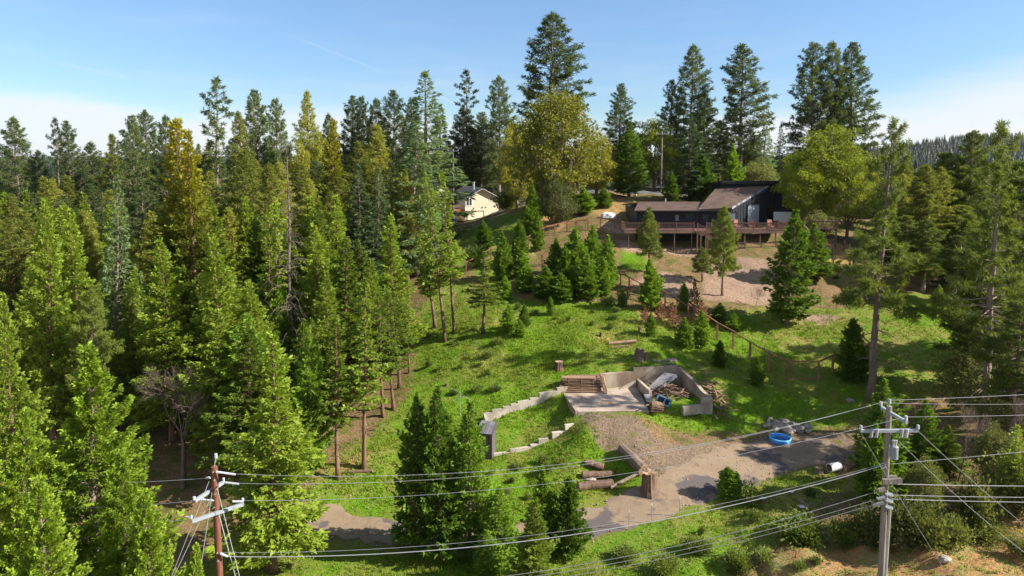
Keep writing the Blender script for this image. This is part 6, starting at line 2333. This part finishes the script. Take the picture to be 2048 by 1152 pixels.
# low growth on the ground
for n, pxr, pyr, kind, zone_ in ((16, (840, 1010), (640, 800), 'shrub', 'on the grass below the slender trunks'),
                                 (14, (1300, 1640), (1030, 1150), 'shrub', 'on the grassy bank under the power lines'),
                                 (12, (1010, 1240), (600, 660), 'shrub', 'along the shaded foot of the cedar cluster'),
                                 (6, (1800, 2048), (1000, 1150), 'live_bush', 'on the dry straw bank beside the grey pole'),
                                 (12, (1600, 1760), (480, 620), 'shrub', 'on the straw slope beside the dark house'),
                                 (8, (1000, 1150), (925, 1000), 'shrub', 'below the stepped walls'),
                                 (5, (1700, 1860), (820, 960), 'live_bush', 'in the shade around the parking area')):
    for i in range(n):
        px, py = rf_.uniform(*pxr), rf_.uniform(*pyr)
        g = G(px, py)
        if seg_dist(np.array([g.x]), np.array([g.y]), DRIVE)[0] < 3.5 or bool(in_poly(np.array([g.x]), np.array([g.y]), PIT)[0]):
            continue
        h = rf_.uniform(0.3, 0.75) if kind == 'shrub' else rf_.uniform(0.6, 1.5)
        pr = rf_.choice(PROTO[kind])
        root = thing(pr['name'], None, 'shrub', g)
        s_ = h / pr['H']
        root.scale = (s_ * rf_.uniform(0.9, 1.4),) * 2 + (s_,)
        root.rotation_euler = (0, 0, rf_.uniform(0, 6.28))
        link('trunk', pr['trunk'], None, root)
        link('crown', pr['crown'], None, root)
        AUTO.append((zone_, kind, px, root))

# labels of the remaining plants: their kind, their place among their like, where they grow
ORD = ['first', 'second', 'third', 'fourth', 'fifth', 'sixth', 'seventh', 'eighth', 'ninth', 'tenth', 'eleventh', 'twelfth', 'thirteenth', 'fourteenth', 'fifteenth',
       'sixteenth', 'seventeenth', 'eighteenth', 'nineteenth', 'twentieth']
ORD += ['twenty-' + o for o in ORD[:9]] + ['thirtieth'] + ['thirty-' + o for o in ORD[:9]]
PHRASE = dict(pine='dark pine', olive_pine='olive green pine', fir='dark fir', cedar='bright cedar', dark_cedar='dark green cedar', near_pine='bushy pine', shrub='small green shrub',
              live_bush='greyish bush')
byz = {}
for z, k, px, o in AUTO:
    byz.setdefault((z, k), []).append((px, o))
for (z, k), L in byz.items():
    L.sort(key=lambda q: q[0])
    for i, (px, o) in enumerate(L):
        o['label'] = f'{ORD[min(i, len(ORD) - 1)]} {PHRASE[k]} from the left {z}'
        o['group'] = f'{PHRASE[k]}s {z}'

# ------------------------------------------------------------------ far wood on the ridge and around the horizon
rw = np.random.RandomState(8)


def far_wood(name, pos, hts, wid, mat):
    n = len(pos)
    V, Fq = [], []
    lev = 5
    k = 7
    for j in range(lev):
        t0 = j / lev
        r0 = (1 - t0) * 0.5
        for q in range(k):
            a = 2 * np.pi * q / k + rw.uniform(0, 1, n)
            rr = r0 * wid * hts * rw.uniform(0.6, 1.25, n)
            up = np.stack([pos[:, 0], pos[:, 1], pos[:, 2] + hts * (t0 * 0.85 + 0.32)], 1)
            up[:, 2] = np.minimum(up[:, 2], pos[:, 2] + hts)
            z0 = pos[:, 2] + hts * (t0 * 0.85 + rw.uniform(0.02, 0.10, n))
            lft = np.stack([pos[:, 0] + rr * np.cos(a), pos[:, 1] + rr * np.sin(a), z0], 1)
            rgt = np.stack([pos[:, 0] + rr * np.cos(a + 0.75), pos[:, 1] + rr * np.sin(a + 0.75), z0 + 0.03 * hts], 1)
            V.append(np.stack([up, lft, rgt], 1).reshape(-1, 3))
    V = np.concatenate(V)
    return tag(link(name, np_mesh(name, V, np.arange(len(V)).reshape(-1, 3)), M[mat]), kind='stuff')


M['far'] = foliage('far_conifers', (0.014, 0.026, 0.014), (0.042, 0.058, 0.024), trans=0.1)
n = 5200
px_ = rw.uniform(620, 2300, n)
py_ = rw.uniform(1330, 1900, n)
pz_ = ridge_h(px_, py_)
far_wood('ridge_forest', np.stack([px_, py_, pz_ - 0.5], 1), 7 + 20 * rw.beta(2, 2.2, n), 0.5, 'far')
n = 9000
a = rw.uniform(-0.85, 0.85, n)
d_ = rw.uniform(200, 1300, n)
px_, py_ = np.tan(a) * d_, d_
far_wood('valley_forest', np.stack([px_, py_, H(px_, py_) - 0.5], 1), np.minimum(rw.uniform(9, 17, n) + d_ * 0.0, np.where(px_ > 60, 14, 19)), 0.40, 'far')

# ------------------------------------------------------------------ grass tufts on the turf
n = 150000
cx_ = rw.uniform(-30, 45, n)
cy_ = rw.uniform(33, 84, n)
wg_ = np.zeros(n)
for z in Z_GRASS:
    wg_ = np.maximum(wg_, poly_soft(cx_, cy_, z, 1.5))
for z in Z_EARTH:
    wg_ = np.maximum(wg_, 0.30 * poly_soft(cx_, cy_, z, 0.8))
for z in Z_GRAVEL + Z_DIRT:
    wg_ = np.minimum(wg_, 1 - 0.93 * poly_soft(cx_, cy_, z, 0.8))
pat = vnoise(cx_ * 0.35, cy_ * 0.35, L4) * 0.6 + vnoise(cx_ * 1.4, cy_ * 1.4, L2) * 0.5
keep = (rw.uniform(0, 1, n) < wg_ * np.clip(pat * 1.3, 0.1, 1)) & (seg_dist(cx_, cy_, DRIVE) > 1.0 + rw.uniform(0, 1, n) ** 0.5 * 1.6) & ~in_poly(cx_, cy_, PIT)
cx_, cy_ = cx_[keep], cy_[keep]
cz_ = H(cx_, cy_)
m = len(cx_)
V = []
hgt = rw.uniform(0.06, 0.20, m) * (0.6 + 0.9 * pat[keep])
for q in range(3):
    a = rw.uniform(0, 6.28, m)
    w2 = rw.uniform(0.02, 0.045, m)
    ox, oy = rw.normal(0, 0.07, m), rw.normal(0, 0.07, m)
    b0 = np.stack([cx_ + ox + np.cos(a) * w2, cy_ + oy + np.sin(a) * w2, cz_ - 0.02], 1)
    b1 = np.stack([cx_ + ox - np.cos(a) * w2, cy_ + oy - np.sin(a) * w2, cz_ - 0.02], 1)
    tp = np.stack([cx_ + ox + rw.normal(0, 0.07, m), cy_ + oy + rw.normal(0, 0.07, m), cz_ + hgt], 1)
    V.append(np.stack([b0, b1, tp], 1).reshape(-1, 3))
V = np.concatenate(V)
tag(link('grass', np_mesh('grass', V, np.arange(len(V)).reshape(-1, 3)), M['grassblade']), kind='stuff')
# dry stalks and fallen twigs among the grass and litter
n = 60000
cx_ = rw.uniform(-45, 55, n)
cy_ = rw.uniform(33, 112, n)
pat = vnoise(cx_ * 0.5, cy_ * 0.5, L3) * 0.7 + vnoise(cx_ * 1.9, cy_ * 1.9, L1) * 0.5
keep = (pat > 0.62) & (seg_dist(cx_, cy_, DRIVE) > 2.3) & ~in_poly(cx_, cy_, PIT)
for z in Z_DIRT + Z_GRAVEL:
    keep &= ~in_poly(cx_, cy_, z) | (rw.uniform(0, 1, n) < 0.12)
cx_, cy_ = cx_[keep], cy_[keep]
cz_ = H(cx_, cy_)
k_ = len(cx_)
a = rw.uniform(0, 6.28, k_)
ln_ = rw.uniform(0.12, 0.42, k_)
flat = rw.uniform(0, 1, k_) < 0.5
rise = np.where(flat, 0.06, ln_ * rw.uniform(0.5, 0.95, k_))
run = np.where(flat, ln_ * 1.3, ln_ * 0.35)
w2 = rw.uniform(0.010, 0.022, k_)
p0 = np.stack([cx_ - np.sin(a) * w2, cy_ + np.cos(a) * w2, cz_ + 0.005], 1)
p1 = np.stack([cx_ + np.sin(a) * w2, cy_ - np.cos(a) * w2, cz_ + 0.005], 1)
tp = np.stack([cx_ + np.cos(a) * run, cy_ + np.sin(a) * run, cz_ + rise], 1)
V = np.stack([p0, p1, tp], 1).reshape(-1, 3)
tag(link('dry_stalks', np_mesh('dry_stalks', V, np.arange(len(V)).reshape(-1, 3)), M['straw']), kind='stuff')
# loose stones on the dirt, the gravel and the driveway edges
n = 40000
cx_ = rw.uniform(-20, 46, n)
cy_ = rw.uniform(36, 92, n)
sd_ = seg_dist(cx_, cy_, DRIVE)
keep = (sd_ > 0.9) & (sd_ < 2.6) & (rw.uniform(0, 1, n) < 0.6)
for z in Z_DIRT + Z_GRAVEL:
    keep |= in_poly(cx_, cy_, z) & (rw.uniform(0, 1, n) < 0.75)
keep &= ~in_poly(cx_, cy_, PIT)
cx_, cy_ = cx_[keep], cy_[keep]
k_ = len(cx_)
rr = 0.018 + 0.07 * rw.uniform(0, 1, k_) ** 4
cz_ = H(cx_, cy_) + np.where(seg_dist(cx_, cy_, DRIVE) < 2.0, 0.05, 0.0)
B = np.array([(1, 0, 0), (0, 1, 0), (-1, 0, 0), (0, -1, 0), (0, 0, 0.8), (0, 0, -0.6)], float)
Fc = np.array([(0, 1, 4), (1, 2, 4), (2, 3, 4), (3, 0, 4), (1, 0, 5), (2, 1, 5), (3, 2, 5), (0, 3, 5)])
V = B[None] * rr[:, None, None] * rw.uniform(0.6, 1.4, (k_, 6, 3))
a = rw.uniform(0, 6.28, k_)
V = np.stack([V[..., 0] * np.cos(a)[:, None] - V[..., 1] * np.sin(a)[:, None] + cx_[:, None],
              V[..., 0] * np.sin(a)[:, None] + V[..., 1] * np.cos(a)[:, None] + cy_[:, None], V[..., 2] + cz_[:, None]], -1)
F3 = (Fc[None] + 6 * np.arange(k_)[:, None, None]).reshape(-1, 3)
tag(link('gravel', np_mesh('gravel', V.reshape(-1, 3), F3), simple('loose_stone', (0.30, 0.245, 0.20), 0.95, 0.5, 9.0)), kind='stuff')
print('grass tufts', m, 'objects', len(bpy.data.objects), 'tris', sum(len(me.loops) - 2 * len(me.polygons) for me in bpy.data.meshes))

# ------------------------------------------------------------------ air
hm = bpy.data.materials.new('haze')
hm.use_nodes = True
ht = NT(hm.node_tree)
ht.n.clear()
hv = ht.new('ShaderNodeVolumePrincipled')
hv.inputs['Color'].default_value = (0.80, 0.88, 1.0, 1)
hv.inputs['Density'].default_value = 0.000025
hv.inputs['Anisotropy'].default_value = 0.2
ho = ht.new('ShaderNodeOutputMaterial')
ht.l.new(hv.outputs[0], ho.inputs['Volume'])
zmin = min(float(ZZ.min()), -10.0) - 1.0
tag(MB().box((0, 4000, (zmin + 95) / 2), (12600, 10400, 95 - zmin)).build('haze', hm), kind='stuff')
